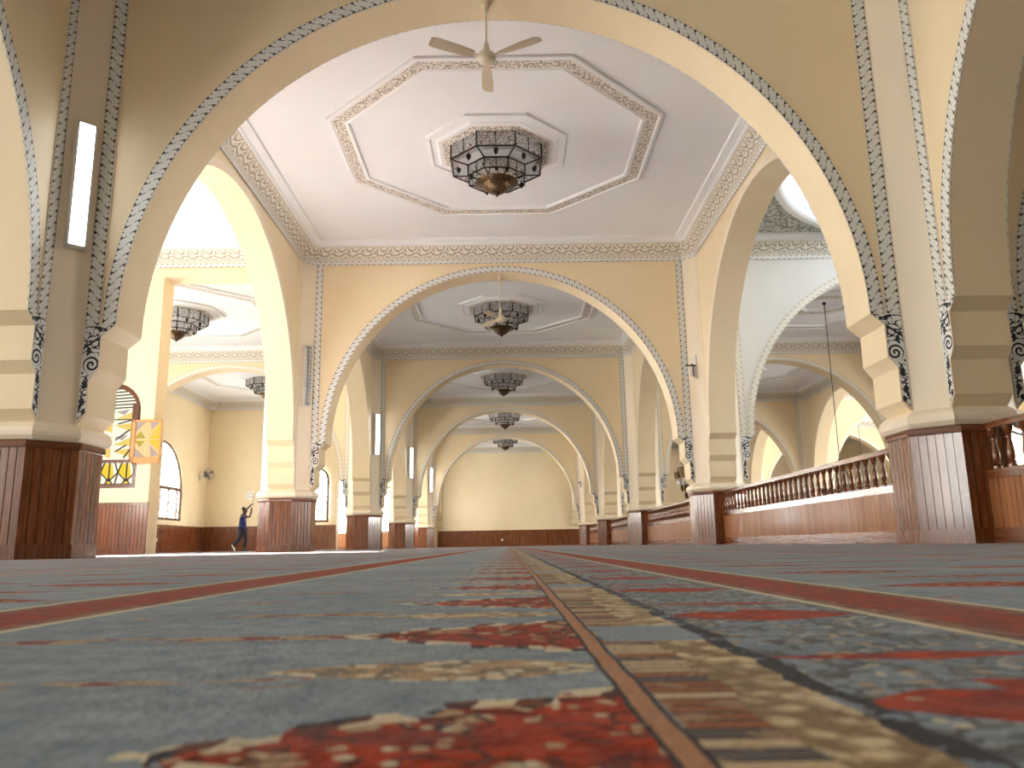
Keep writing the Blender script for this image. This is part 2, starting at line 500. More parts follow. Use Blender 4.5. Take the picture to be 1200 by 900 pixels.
def octa(a, t): return [(a, -t), (a, t), (t, a), (-t, a), (-a, t), (-a, -t), (-t, -a), (t, -a)]
def octo(o): return octa(CO+o, TW+o*0.414)       # shaft outline grown by o
def grooved(out, pw=0.085, g=0.005, dep=0.010, closed=True):
    res = []; n = len(out)
    for i in range(n if closed else n-1):
        a = Vector(out[i]); b = Vector(out[(i+1) % n]); L = (b-a).length; d = (b-a)/L
        nrm = Vector((d.y, -d.x))                  # outward for ccw outline
        k = max(1, round(L/pw)); res.append(tuple(a))
        for j in range(1, k):
            p = a + d*(L*j/k)
            res += [tuple(p-d*g), tuple(p-d*g*0.5-nrm*dep), tuple(p+d*g*0.5-nrm*dep), tuple(p+d*g)]
    if not closed: res.append(tuple(out[-1]))
    return res

# ------------------------------------------------------------------ pillars
DZ = 1.19
def make_pillar():
    b = MB(); b.prism(octo(0), DZ, HC)
    root = b.build('pillar', 'pale_plaster')
    b = MB(); rings = []
    for o, z in ((0.035, DZ), (0.055, DZ+0.01), (0.085, DZ+0.05), (0.09, DZ+0.09), (0.075, DZ+0.135), (0.04, DZ+0.17), (0.0, DZ+0.195)):
        rings.append([(x, y, z) for x, y in octo(o)])
    b.loft(rings, cap0=True, cap1=True); b.build('plaster_collar', 'pale_plaster', root)
    b = MB(); b.prism(grooved(octa(0.60, 0.2465)), 0.14, 1.125); b.build('plank_panel', 'mahogany', root)
    b = MB(); b.prism(octa(0.617, 0.2535), 0.0, 0.145); b.build('skirting_board', 'mahogany_rail', root)
    b = MB(); rings = [[(x, y, z) for x, y in octa(0.60+o, 0.2465+o*0.414)] for o, z in ((0.0, 1.115), (0.022, 1.12), (0.026, 1.15), (0.022, 1.18), (0.01, 1.195))]
    b.loft(rings, cap0=True, cap1=True); b.build('cap_rail', 'mahogany_rail', root)
    return root
pillar = Proto(make_pillar)
ORD = ['nearest', 'second', 'third', 'fourth', 'fifth', 'sixth']
for i in range(5):
    for x, side in ((-5, 'left'), (5, 'right')):
        o = pillar((x, row(i), 0))
        extra = {(-5, 0): 'under the lit tube light, wood planks around its base', (5, 0): 'between two balustrades, gloss on its plank base',
                 (-5, 1): 'with the unlit tube fixture', (5, 1): 'with the small bracket lamp'}.get((x, i), 'of the nave')
        tag(o, '%s cream octagonal pillar of the %s row, %s' % (ORD[i], side, extra), 'pillar', 'octagonal nave pillars', 'structure')
for i in range(5):
    o = pillar((15, row(i), 0))
    tag(o, 'cream octagonal pillar far right behind the balustrades, %s from the front' % ORD[i], 'pillar', 'pillars of the far right row', 'structure')

# ------------------------------------------------------------------ arches
R = 4.10; ZS = 2.47; SE = S/2 - CO       # 4.44
CORB = [(SE, 1.385), (SE-0.105, 1.50), (SE-0.105, 1.86), (SE-0.20, 1.985), (SE-0.20, 2.345), (R, ZS)]
def arc(r, n=56, z=ZS): return [(r*cos(pi*k/n), z + r*sin(pi*k/n)) for k in range(n+1)]     # right to left
BT = 0.012
def strip_uv(b, inner, outer, y, sgn, mi=0):
    """raised flat band between two polylines, on the face y*sgn"""
    u = 0.0; yo = sgn*(y+BT); yi = sgn*(y-0.004)
    for k in range(len(inner)-1):
        a0, a1, c0, c1 = inner[k], inner[k+1], outer[k], outer[k+1]
        L = 0.5*(math.dist(a0, a1)+math.dist(c0, c1))
        b.add([(a0[0], yo, a0[1]), (a1[0], yo, a1[1]), (c1[0], yo, c1[1]), (c0[0], yo, c0[1])], [(u, 0), (u+L, 0), (u+L, 1), (u, 1)], mi)
        for q0, q1 in ((a0, a1), (c0, c1)):
            b.add([(q0[0], yo, q0[1]), (q1[0], yo, q1[1]), (q1[0], yi, q1[1]), (q0[0], yi, q0[1])], [(u, 0.5), (u+L, 0.5), (u+L, 0.99), (u, 0.99)], mi)
        u += L
def make_arch(bm_='carved_braid', vert=True, wall='cream_paint'):
    prof = CORB[:-1] + arc(R) + [(-x, z) for x, z in reversed(CORB[:-1])]
    out = prof + [(-SE, HC), (SE, HC)]
    b = MB()
    b.add([(x, -TW, z) for x, z in out]); b.add([(x, TW, z) for x, z in reversed(out)])
    n = len(out)
    for k in range(n):
        a, c = out[k], out[(k+1) % n]
        b.add([(a[0], -TW, a[1]), (c[0], -TW, c[1]), (c[0], TW, c[1]), (a[0], TW, a[1])])
    root = b.build('arch', wall)
    ab = MB(); outer = [(-x, z) for x, z in arc(R+0.16)]
    inn = arc(R); otr = arc(R+0.16)
    for s in (-1, 1): strip_uv(ab, inn, otr, TW, s)
    ab.build('arch_band', bm_, root)
    for sx in (-1, 1):
        vb = MB()
        for s in (-1, 1):
            zz = [2.47 + (6.80-2.47)*k/8 for k in range(9)]
            strip_uv(vb, [(sx*(SE-0.165), z) for z in zz], [(sx*SE, z) for z in zz], TW, s)
        vb.build('vertical_band', bm_ if vert else 'pale_plaster', root)
        sp = MB()
        for s in (-1, 1):
            poly = [(SE, 1.40)] + CORB[1:] + [(SE, ZS)]
            y = s*(TW+BT)
            sp.add([(sx*px, y, pz) for px, pz in poly], [(0.3, 0.02)]*len(poly), 1)
            q = [(min(px+0.014, SE-0.006), pz + (0.004 if k < 5 else -0.006)) for k, (px, pz) in enumerate(poly)]
            q[0] = (SE-0.006, 1.43); y2 = s*(TW+BT+0.002)
            sp.add([(sx*px, y2, pz) for px, pz in q], [(SE-px, pz-1.40) for px, pz in q])
            for k in range(len(poly)-1):
                a, c = poly[k], poly[k+1]
                sp.add([(sx*a[0], y, a[1]), (sx*c[0], y, c[1]), (sx*c[0], s*(TW-0.004), c[1]), (sx*a[0], s*(TW-0.004), a[1])],
                       [(0.3, 0.02)]*4, 1)
        sp.build('scroll_panel', ['carved_scroll' if vert else 'pale_plaster', 'pale_plaster'], root)
    return root
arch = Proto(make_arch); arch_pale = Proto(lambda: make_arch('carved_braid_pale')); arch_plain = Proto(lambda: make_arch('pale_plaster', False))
arch_white = Proto(lambda: make_arch('carved_braid_pale', True, 'white_plaster'))
for i in range(5):
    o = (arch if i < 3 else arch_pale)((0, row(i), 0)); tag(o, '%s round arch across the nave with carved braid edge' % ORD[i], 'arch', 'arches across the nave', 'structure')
for i in (0, 2):
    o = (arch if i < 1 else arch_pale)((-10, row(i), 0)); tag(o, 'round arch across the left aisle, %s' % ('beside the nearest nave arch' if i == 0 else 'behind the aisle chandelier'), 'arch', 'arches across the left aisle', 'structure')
for i in range(5):
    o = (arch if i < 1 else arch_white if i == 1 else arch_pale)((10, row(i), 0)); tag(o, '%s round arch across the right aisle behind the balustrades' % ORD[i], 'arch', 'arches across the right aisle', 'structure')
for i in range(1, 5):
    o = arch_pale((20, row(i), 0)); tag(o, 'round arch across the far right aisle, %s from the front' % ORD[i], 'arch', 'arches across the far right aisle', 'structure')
for x, nm in ((-5, 'left'), (5, 'right'), (15, 'far right')):
    for j in range(-1, 5):
        if x == 15 and j < 0: continue
        o = (arch if j < 0 else arch_plain)((x, row(j)+S/2, 0), pi/2)
        w = 'beside the camera' if j < 0 else ('between the %s and %s pillars' % (ORD[j], ORD[j+1]) if j < 4 else 'after the fifth pillar')
        tag(o, 'arch of the %s arcade along the nave, %s' % (nm, w), 'arch', 'arcade arches, %s side' % nm, 'structure')

# ------------------------------------------------------------------ ceilings
def bay_poly(x0, x1, y0, y1, d):
    """bay outline (chamfered at the pillars) moved inward by d, in bay-centred coordinates"""
    q = CO - TW
    a0, a1, c0, c1 = x0+d, x1-d, y0+d, y1-d
    k = q - d*0.586
    k = max(k, 0.02)
    return [(a0+k, c0), (a1-k, c0), (a1, c0+k), (a1, c1-k), (a1-k, c1), (a0+k, c1), (a0, c1-k), (a0, c0+k)]
def ring(b, rings, mi, zsub=None, v01=True):
    n = len(rings[0])
    for k in range(len(rings)-1):
        A, B = rings[k], rings[k+1]; u = 0.0
        for i in range(n):
            j = (i+1) % n
            L = math.dist(A[i], A[j])
            b.add([A[i], A[j], B[j], B[i]], [(u, k/(len(rings)-1)), (u+L, k/(len(rings)-1)), (u+L, (k+1)/(len(rings)-1)), (u, (k+1)/(len(rings)-1))], mi)
            u += L
def reg8(ap, z):
    r = ap/cos(pi/8); return [(r*cos(pi/8+k*pi/4), r*sin(pi/8+k*pi/4), z) for k in range(8)]
def make_ceiling(x0, x1, y0, y1, dome=False):
    P = lambda d, z: [(x, y, z) for x, y in bay_poly(x0, x1, y0, y1, d)]
    b = MB()
    if not dome:
        b.box(((x0+x1)/2, (y0+y1)/2, HC+0.06), (x1-x0+0.56, y1-y0+0.56, 0.12))
        root = b.build('ceiling', 'white_ceiling')
    else:
        n = 64; rd = 4.43
        sq = []
        for k in range(n):
            a = 2*pi*k/n; m_ = 4.98/max(abs(cos(a)), abs(sin(a))); sq.append((m_*cos(a), m_*sin(a), HC))
        ci = [(rd*cos(2*pi*k/n), rd*sin(2*pi*k/n), HC) for k in range(n)]
        for k in range(n):
            j = (k+1) % n
            q = [sq[k], sq[j], ci[j], ci[k]]
            b.add(q, [(p[0], p[1]*3.7) for p in q])
        root = b.build('ceiling', 'pendentive_carving', recalc=False)
    b = MB(); ring(b, [P(-0.01, 6.79), P(0.02, 6.795), P(0.024, 6.90)], 0)
    # braid uv: across must run 0..1 over the vertical part
    b2 = MB(); ring(b2, [P(0.02, 6.79), P(0.024, 6.90)], 0); b2.build('braid_band', 'carved_braid', root)
    b3 = MB(); ring(b3, [P(0.024, 6.90), P(0.05, 6.96), P(0.12, 7.06), P(0.24, 7.16), P(0.27, 7.18)], 0); b3.build('carved_frieze', 'carved_frieze', root)
    b4 = MB(); ring(b4, [P(0.27, 7.18), P(0.30, 7.185), P(0.31, 7.215), P(0.34, 7.225), P(0.46, 7.245), P(0.47, 7.27), P(0.47, HC)], 0); b4.build('cornice', 'white_ceiling', root)
    if not dome:
        b5 = MB()
        ring(b5, [reg8(2.90, HC+0.002), reg8(2.90, 7.255), reg8(2.84, 7.245), reg8(2.82, 7.265)], 0)
        ring(b5, [reg8(2.82, 7.265), reg8(2.60, 7.262)], 1)
        ring(b5, [reg8(2.60, 7.262), reg8(2.58, 7.248), reg8(2.54, 7.252), reg8(2.53, HC+0.002)], 0)
        b5.build('octagon_moulding', ['white_ceiling', 'carved_vine'], root)
        b6 = MB()
        ring(b6, [reg8(1.27, HC+0.002), reg8(1.27, 7.25), reg8(1.20, 7.24), reg8(1.17, 7.262), reg8(1.09, 7.25), reg8(1.05, 7.222), reg8(1.0, 7.22)], 0)
        ring(b6, [reg8(1.0, 7.22), reg8(0.66, 7.215)], 1)
        ring(b6, [reg8(0.66, 7.215), reg8(0.60, HC)], 0)
        b6.build('rosette', ['white_ceiling', 'carved_vine'], root)
    else:
        n = 64
        b5 = MB(); rings = []
        for r, z in ((4.62, 7.29), (4.60, 7.25), (4.50, 7.24), (4.43, 7.27), (4.40, 7.32), (4.43, 7.36)):
            rings.append([(r*cos(2*pi*k/n), r*sin(2*pi*k/n), z) for k in range(n)])
        ring(b5, rings, 0); b5.build('dome_rim', 'dome_white', root, smooth=True)
        b6 = MB(); nd = 48
        prof = [(4.43, 7.3), (4.40, 8.9), (4.30, 8.95), (4.30, 9.1)] + [(4.30*cos(t), 9.1+3.4*sin(t)) for t in [pi/2*k/12 for k in range(1, 12)]] + [(0.02, 12.5)]
        b6.lathe(prof, nd, cap=False)
        b6.build('dome_shell', 'dome_carving', root, smooth=True)
        for k in range(12):
            a = 2*pi*(k+0.5)/12; t = MB(); w = 0.55
            pts = [(-w, 7.75), (w, 7.75), (w, 8.35)] + [(w*cos(q), 8.35+0.42*sin(q)) for q in [pi*j/8 for j in range(1, 8)]] + [(-w, 8.35)]
            rr = 4.36
            c_, s_ = cos(a), sin(a)
            t.add([(rr*c_ - px*s_, rr*s_ + px*c_, pz) for px, pz in pts], [(px, pz) for px, pz in pts])
            t.build('dome_window', 'dome_daylight', root, recalc=False)
    return root
CP = {}
def ceiling(cx, j, x0=-5+TW, x1=5-TW, dome=False, y1=5-TW, label=None, group=None):
    key = (x0, x1, y1, dome)
    if key not in CP: o = make_ceiling(x0, x1, -5+TW, y1, dome); CP[key] = o
    else:
        o = copy_tree(CP[key])
        for k in ('label', 'group'):
            if k in o: del o[k]
    o.location = (cx, row(j)+S/2, 0)
    tag(o, label, 'ceiling', group, 'structure'); return o
for j in range(-1, 5):
    w = 'over the camera' if j < 0 else 'of the %s bay beyond the first arch' % ORD[j] if j else 'of the first bay, with octagon moulding and big lantern'
    ceiling(0, j, y1=(YE-(row(4)+5) if j == 4 else 5-TW), label='white nave ceiling %s' % w, group='nave ceilings')
    if j < 3 or j == 3:
        ceiling(-10, j, x0=XL+10, y1=(YA-(row(2)+5) if j == 2 else 5-TW), label='white left aisle ceiling %s' % ('over the near bay' if j < 0 else 'in the %s bay' % ORD[j]), group='left aisle ceilings')
    ceiling(10, j, dome=(j == 0), label='right aisle ceiling %s' % ('with bright round dome and carved corners' if j == 0 else 'in the near bay' if j < 0 else 'in the %s bay' % ORD[j]), group='right aisle ceilings')
    if j >= 0: ceiling(20, j, label='far right aisle ceiling in the %s bay' % ORD[j], group='far right aisle ceilings')

# ------------------------------------------------------------------ floor, carpet
b = MB(); b.box((5.3, 23.5, -0.09), (41, 71, 0.12)); tag(b.build('floor', 'concrete'), 'concrete floor slab under the carpet', 'floor', None, 'structure')
b = MB(); b.box((5.15, 23.35, -0.006), (39.1, 69.0, 0.012))
tag(b.build('carpet', 'patterned_carpet'), 'wall to wall grey prayer carpet with red medallions and striped border lines', 'carpet')

# ------------------------------------------------------------------ walls
def hole_pts(w, sill, spring, n=20):
    return [(-w, sill), (-w, spring)] + [(-w*cos(pi*k/n), spring + w*sin(pi*k/n)) for k in range(1, n)] + [(w, spring), (w, sill)]
def wall_with_hole(name, s0, s1, sc_, w, sill, spring, mat, H=HC, th=0.4, fn=None):
    """panel from s0 to s1 with one arched opening centred on sc_; fn maps (s, d, z) to space, d = depth behind the face"""
    hp = [(sc_+a, z) for a, z in hole_pts(w, sill, spring)]
    mid = len(hp)//2
    top = (sc_, spring+w)
    left = [h for h in hp if h[0] < sc_-1e-6] + [top]
    right = [h for h in hp if h[0] > sc_+1e-6]
    right = [top] + right
    PL = [(s0, 0), (sc_, 0), (sc_, sill)] + left + [(sc_, H), (s0, H)]
    PR = [(sc_, 0), (s1, 0), (s1, H), (sc_, H)] + right + [(sc_, sill)]
    b = MB()
    for d, rev in ((0, False), (th, True)):
        for P in (PL, PR):
            q = [fn(a, d, z) for a, z in P]; b.add(q[::-1] if rev else q)
    loop = left + right[1:]
    for k in range(len(loop)):
        a, c = loop[k], loop[(k+1) % len(loop)]
        b.add([fn(a[0], 0, a[1]), fn(c[0], 0, c[1]), fn(c[0], th, c[1]), fn(a[0], th, a[1])])
    out = [(s0, 0), (s1, 0), (s1, H), (s0, H)]
    for k in range(4):
        a, c = out[k], out[(k+1) % 4]
        b.add([fn(a[0], 0, a[1]), fn(c[0], 0, c[1]), fn(c[0], th, c[1]), fn(a[0], th, a[1])])
    o = b.build(name, mat); return o
def plain_wall(name, x0, x1, y0, y1, z0=0.0, z1=HC, mat='cream_paint'):
    b = MB(); b.box(((x0+x1)/2, (y0+y1)/2, (z0+z1)/2), (x1-x0, y1-y0, z1-z0)); return b.build(name, mat)

def wainscot(p0, p1, h, label, mat='mahogany', sock=False):
    """plank panelling along p0->p1, standing on the right-hand side of the direction of travel"""
    p0, p1 = Vector(p0), Vector(p1); L = (p1-p0).length; d = (p1-p0)/L
    root = None
    def tr(b, s0, s1, t, z0, z1, name, m, planks=False):
        out = [(s0, 0.0), (s0, -t)] if not planks else []
        if planks:
            line = grooved([(s0, -t), (s1, -t)], closed=False)
            out = [(s0, 0.0)] + line + [(s1, 0.0)]
        else: out = [(s0, 0.0), (s0, -t), (s1, -t), (s1, 0.0)]
        mb = MB(); mb.prism(out, z0, z1); return mb.build(name, m)
    ang = atan2(d.y, d.x)
    root = tr(None, 0, L, 0.045, 0.0, h, 'wainscot', mat, True)
    root.location = (p0.x, p0.y, 0); root.rotation_euler = (0, 0, ang)
    k = tr(None, 0, L, 0.062, 0, 0.13, 'skirting_board', 'mahogany_rail'); k.parent = root
    k = tr(None, 0, L, 0.068, h-0.03, h+0.035, 'cap_rail', 'mahogany_rail'); k.parent = root
    tag(root, label, 'panelling', None, 'structure')
    return root
# travel direction: the panel's front is to the right of p0->p1

# left outer wall: one panel per bay, arched windows with daylight
def make_window(half, sill, spring, fn, tint='leaded_daylight', transom=None, name='window'):
    hp = hole_pts(half, sill, spring)
    b = MB(); t = 0.11
    inn = [(a*(half-t)/half if abs(a) > 1e-6 else 0, 0) for a, z in hp]
    hin = hole_pts(half-t, sill+t, spring)
    n = len(hp)
    for k in range(n):
        j = (k+1) % n
        for (d0, d1) in ((0.06, 0.14),):
            A, B_, A2, B2 = hp[k], hp[j], hin[k], hin[j]
            b.add([fn(A[0], d0, A[1]), fn(B_[0], d0, B_[1]), fn(B2[0], d0, B2[1]), fn(A2[0], d0, A2[1])])
            b.add([fn(A2[0], d0, A2[1]), fn(B2[0], d0, B2[1]), fn(B2[0], d1, B2[1]), fn(A2[0], d1, A2[1])])
            b.add([fn(A[0], d1, A[1]), fn(B_[0], d1, B_[1]), fn(B2[0], d1, B2[1]), fn(A2[0], d1, A2[1])])
    root = b.build(name, 'window_wood')
    g = MB(); q = hole_pts(half-t*0.5, sill+t*0.5, spring)
    g.add([fn(a, 0.11, z) for a, z in q], [(a, z) for a, z in q])
    g.build('leaded_pane', tint, root, recalc=False)
    if transom:
        bb = MB()
        def bar(a0, z0, a1, z1, w=0.03):
            if abs(a1-a0) > abs(z1-z0): q = [(a0, z0-w), (a1, z0-w), (a1, z1+w), (a0, z1+w)]
            else: q = [(a0-w, z0), (a0+w, z0), (a1+w, z1), (a1-w, z1)]
            f = [fn(a, 0.05, z) for a, z in q]; r = [fn(a, 0.105, z) for a, z in q]
            b_ = bb; b_.add(f); b_.add(r[::-1])
            for k in range(4): b_.add([f[k], f[(k+1) % 4], r[(k+1) % 4], r[k]])
        bar(-half+t, transom, half-t, transom, 0.07)
        for k in range(-2, 3): bar(k*half/2.5, sill+t, k*half/2.5, transom, 0.03)
        bb.build('glazing_bars', 'window_wood', root)
    return root
fL = lambda sc_: (lambda s, d, z: (XL - d, sc_ + s, z))
wi = 1
for j in range(-1, 4):
    yc = row(j)+S/2
    y0 = yc-5; y1 = yc+5
    fn = lambda s, d, z: (XL - d, s, z)
    o = wall_with_hole('wall_left', y0, y1, yc-0.1, 2.15, 1.36, 2.55, 'cream_paint', fn=fn)
    tag(o, 'cream left outer wall %s' % ('beside the camera' if j < 0 else 'of the %s bay with an arched window' % ORD[j]), 'wall', None, 'structure')
    w = make_window(2.15, 1.36, 2.55, fL(yc-0.1), tint='leaded_daylight_%d' % j, transom=2.72, name='window_%d' % wi); wi += 1
    tag(w, 'wide arched leaded window in the left outer wall, %s' % ('beside the camera' if j < 0 else '%s bay' % ORD[j] + (', behind the open sash' if j == 2 else '')), 'window', None, 'structure')
    wainscot((XL, y0+0.02), (XL, y1-0.02), 1.12, 'dark plank panelling under the left outer windows, %s' % ('beside the camera' if j < 0 else '%s bay' % ORD[j]))

# partitions across the left aisle
def partition(i_y, name, label, win=True):
    y = i_y
    xa, xb = XL-0.02, -8.12
    fn = lambda s, d, z: (s, y + d, z)
    o = wall_with_hole(name, xa, xb, -9.10, 0.66, 1.50, 3.30, 'cream_paint', th=0.58, fn=fn)
    b = MB(); b.box(((xb-5+CO*-1)/2, y+0.29, (6.57+HC)/2), (-5-CO-xb+0.04, 0.578, HC-6.57)); b.build('header', 'cream_paint', o)
    tag(o, label, 'wall', None, 'structure'); return o
partition(18.30, 'wall_partition', 'cream partition wall across the left aisle holding the yellow glass window')
wainscot((XL, 18.30), (-8.10, 18.30), 1.13, 'reddish plank panelling under the yellow glass window')
partition(YA, 'wall_partition', 'cream end wall of the left aisle behind the person')
wainscot((XL, YA), (-8.10, YA), 1.13, 'dark plank panelling behind the person')
# far end of the left aisle
fn = lambda s, d, z: (s, 48.3 + d, z)
o = wall_with_hole('wall_end', XL-0.02, -5.3, -7.15, 0.75, 0.95, 2.9, 'cream_paint', fn=fn); tag(o, 'far end wall of the left aisle with a bright window', 'wall', None, 'structure')
w = make_window(0.75, 0.95, 2.9, lambda s, d, z: (-7.15+s, 48.3+d, z), 'clear_daylight', name='window_%d' % wi); wi += 1
tag(w, 'blown-out bright window at the far end of the left aisle', 'window', None, 'structure')
wainscot((XL, 48.3), (-5.4, 48.3), 0.9, 'plank panelling under the far end window of the left aisle', 'chestnut_planks')
# nave end wall
plain_wall('wall_end', -5.3, 26, YE, YE+0.4); o = bpy.data.objects['wall_end.001']; tag(o, 'plain cream end wall of the nave', 'wall', None, 'structure')
wainscot((-5.0, YE), (25, YE), 1.12, 'reddish plank panelling along the nave end wall')
fn = lambda s, d, z: (-5.05 - d, s, z)
o = wall_with_hole('wall_left', 48.6, YE, 53.4, 2.15, 1.36, 2.55, 'cream_paint', fn=fn, th=0.3); tag(o, 'cream wall with a window at the left of the last nave bay', 'wall', None, 'structure')
w = make_window(2.15, 1.36, 2.55, lambda s, d, z: (-5.05-d, 53.4+s, z), tint='leaded_daylight_far', transom=2.72, name='window_%d' % wi); wi += 1
tag(w, 'arched leaded window lighting the last nave bay', 'window', None, 'structure')
# right and back
fn = lambda s, d, z: (XL - d, s, z)
o = wall_with_hole('wall_left', -11.6, row(-1), -3.6, 1.95, 0.6, 3.0, 'cream_paint', fn=fn); tag(o, 'cream left wall behind the camera', 'wall', None, 'structure')
w = make_window(1.95, 0.6, 3.0, fL(-3.6), tint='leaded_daylight_behind', transom=2.72, name='window_%d' % wi); wi += 1
tag(w, 'tall arched window in the left wall behind the camera', 'window', None, 'structure')
o = plain_wall('ceiling', XL-0.4, 25.1, -11.6, row(-1)+0.3, HC, HC+0.12, 'white_ceiling'); tag(o, 'white ceiling behind the camera', 'ceiling', None, 'structure')
o = plain_wall('ceiling', 15, 25.1, row(-1), row(0), HC+0.01, HC+0.12, 'white_ceiling'); tag(o, 'white ceiling far right beside the camera', 'ceiling', None, 'structure')
o = plain_wall('wall_right', 24.71, 25.1, -11.5, YE); tag(o, 'cream outer wall behind the far right aisle', 'wall', None, 'structure')
o = plain_wall('wall_back', XL-0.4, 25.1, -11.6, -11.2); tag(o, 'cream wall behind the camera', 'wall', None, 'structure')
for j in (0, 1, 2, 3):
    yc = row(j)+S/2
    w = make_window(1.6, 1.6, 3.0, (lambda yc: (lambda s, d, z: (24.70-0.12+d, yc+s, z)))(yc), 'leaded_daylight_side', 2.9, name='window_%d' % wi); wi += 1
    tag(w, 'arched leaded window in the far right outer wall, %s bay' % ORD[j], 'window', None, 'structure')

# ------------------------------------------------------------------ yellow glass window with an open sash
def yellow_window():
    cx, y = -9.10, 18.30
    fn = lambda s, d, z: (cx+s, y+d, z)
    half, sill, spring = 0.66, 1.50, 3.30
    root = make_window(half, sill, spring, fn, 'bright_glass', name='window_%d' % wi)
    bb = MB()
    def bar(p, q, w, d0=0.02, d1=0.12, dst=None):
        t = dst or bb
        a = Vector(p); c = Vector(q); d = (c-a).normalized(); n = Vector((-d.y, d.x))*w
        Q = [a-n, c-n, c+n, a+n]
        f = [fn(k.x, d0, k.y) for k in Q]; r = [fn(k.x, d1, k.y) for k in Q]
        t.add(f); t.add(r[::-1])
        for k in range(4): t.add([f[k], f[(k+1) % 4], r[(k+1) % 4], r[k]])
    bar((-half, 2.12), (half, 2.12), 0.035); bar((half-0.13, 2.12), (half-0.13, 3.45), 0.075); bar((-half+0.13, 2.12), (-half+0.13, 3.45), 0.075)
    bb.build('inner_frame', 'window_wood', root)
    # low fixed light: lattice with yellow diamonds
    lb = MB(); z0, z1 = 1.56, 2.09
    for k in (-1, 0, 1):
        c = k*0.40
        for pts in (((c-0.2, 1.86), (c, 1.66)), ((c, 1.66), (c+0.2, 1.86)), ((c-0.2, 1.86), (c-0.12, z1)), ((c+0.2, 1.86), (c+0.12, z1)), ((c, 1.66), (c, z1)), ((c-0.2, 1.86), (c-0.2-0.06, z0+0.02)), ((c-0.1, z0), (c-0.02, 1.72)), ((c+0.1, z0), (c+0.02, 1.72))):
            bar(pts[0], pts[1], 0.009, 0.06, 0.1, lb)
    lb.build('lead_lattice', 'lead', root)
    yb = MB()
    for k in (-1, 0, 1):
        c = k*0.40
        for pts in ([(c-0.19, 1.86), (c, 1.68), (c, 2.07), (c-0.12, 2.07)], [(c+0.01, 1.68), (c+0.10, 1.78), (c+0.05, 2.07), (c+0.01, 2.07)], [(c-0.12, 1.58), (c+0.12, 1.58), (c+0.02, 1.68), (c-0.02, 1.68)]):
            yb.add([fn(a, 0.1, z) for a, z in pts])
    yb.build('yellow_diamonds', 'yellow_glass', root, recalc=False)
    # main light, geometric stained glass
    sb = MB(); mv = MB()
    for (s0, z0) in ((-0.26, 2.35), (-0.26, 2.95), (0.26, 2.35), (0.26, 2.95)):
        sb.add([fn(s0-0.24, 0.1, z0+0.02), fn(s0+0.24, 0.1, z0-0.16), fn(s0+0.24, 0.1, z0+0.08)])
        sb.add([fn(s0-0.24, 0.1, z0+0.16), fn(s0+0.24, 0.1, z0+0.12), fn(s0+0.24, 0.1, z0+0.36)])
        mv.add([fn(s0-0.22, 0.1, z0+0.34), fn(s0+0.1, 0.1, z0+0.40), fn(s0-0.02, 0.1, z0+0.26)])
    sb.build('yellow_panes', 'pale_yellow_glass', root, recalc=False); mv.build('mauve_panes', 'mauve_glass', root, recalc=False)
    db = MB()
    for (a, c) in (((0.1, 2.35), (0.34, 2.5)), ((0.08, 2.62), (0.4, 2.86)), ((0.3, 2.2), (0.45, 2.42)), ((-0.3, 2.3), (-0.1, 2.5)), ((-0.5, 2.8), (-0.2, 2.62)), ((0.12, 3.0), (0.48, 3.1)), ((-0.5, 3.1), (0.5, 3.1))):
        bar(a, c, 0.010, 0.06, 0.1, db)
    for k in range(7):      # fanlight bars
        zz = 3.40 + 0.075*k; hw = sqrt(max(0.02, 0.58**2-(zz-3.3)**2))
        bar((-hw, zz-0.06), (hw*0.95, zz+0.05*0), 0.011, 0.06, 0.1, db)
    db.build('lead_bars', 'lead', root)
    # open sash, hinged at the right jamb, swung towards the nave
    hinge = (half-0.02, 2.14); W, H = 0.66, 1.0
    ang = radians(-5)
    hx, hy = cx+0.54, y-0.10
    def fs(s, d, z): return (hx + s*cos(ang) + d*sin(ang), hy - s*sin(ang) + d*cos(ang), 2.06+z)
    sf = MB()
    def sbox(s0, s1, z0, z1, d0=-0.02, d1=0.025, t=None):
        t = t or sf
        P = [fs(s, d, z) for s in (s0, s1) for d in (d0, d1) for z in (z0, z1)]
        for q in ((0, 1, 3, 2), (4, 6, 7, 5), (0, 4, 5, 1), (2, 3, 7, 6), (0, 2, 6, 4), (1, 5, 7, 3)):
            t.add([P[i] for i in q], [(0.1, P[i][2]) for i in q])
    sbox(0, 0.075, 0, H); sbox(W-0.03, W, 0, H); sbox(0, W, 0, 0.13); sbox(0, W, H-0.05, H)
    sash = sf.build('open_sash', 'peach_wood', root)
    a0, a1, b0, b1 = 0.075, W-0.03, 0.13, H-0.05; mx_, my = (a0+a1)/2, (b0+b1)/2
    def pane(name, polys, m):
        t = MB()
        for p in polys: t.add([fs(a, 0.0, z) for a, z in p])
        t.build(name, m, sash, recalc=False)
    pane('cream_glass', [[(a0, b0), (a1, b0), (a1, b1), (a0, b1)]], 'sash_cream')
    def pane2(name, polys, m):
        t = MB()
        for p in polys:
            t.add([fs(a, -0.006, z) for a, z in p]); t.add([fs(a, 0.006, z) for a, z in p])
        t.build(name, m, sash, recalc=False)
    pane2('yellow_glass_wedge', [[(mx_+0.02, my+0.02), (a1, b1-0.22), (a1, my+0.01)], [(mx_+0.02, my-0.02), (a1, my-0.01), (a1, b0+0.16)], [(mx_+0.05, my+0.08), (a1, b1-0.02), (a1, b1-0.2)]], 'sash_yellow')
    pane2('green_glass_wedge', [[(a0, my+0.03), (mx_-0.04, my+0.03), (a0+0.12, my+0.20)], [(a0, my-0.03), (mx_-0.04, my-0.03), (a0+0.12, my-0.18)]], 'sash_green')
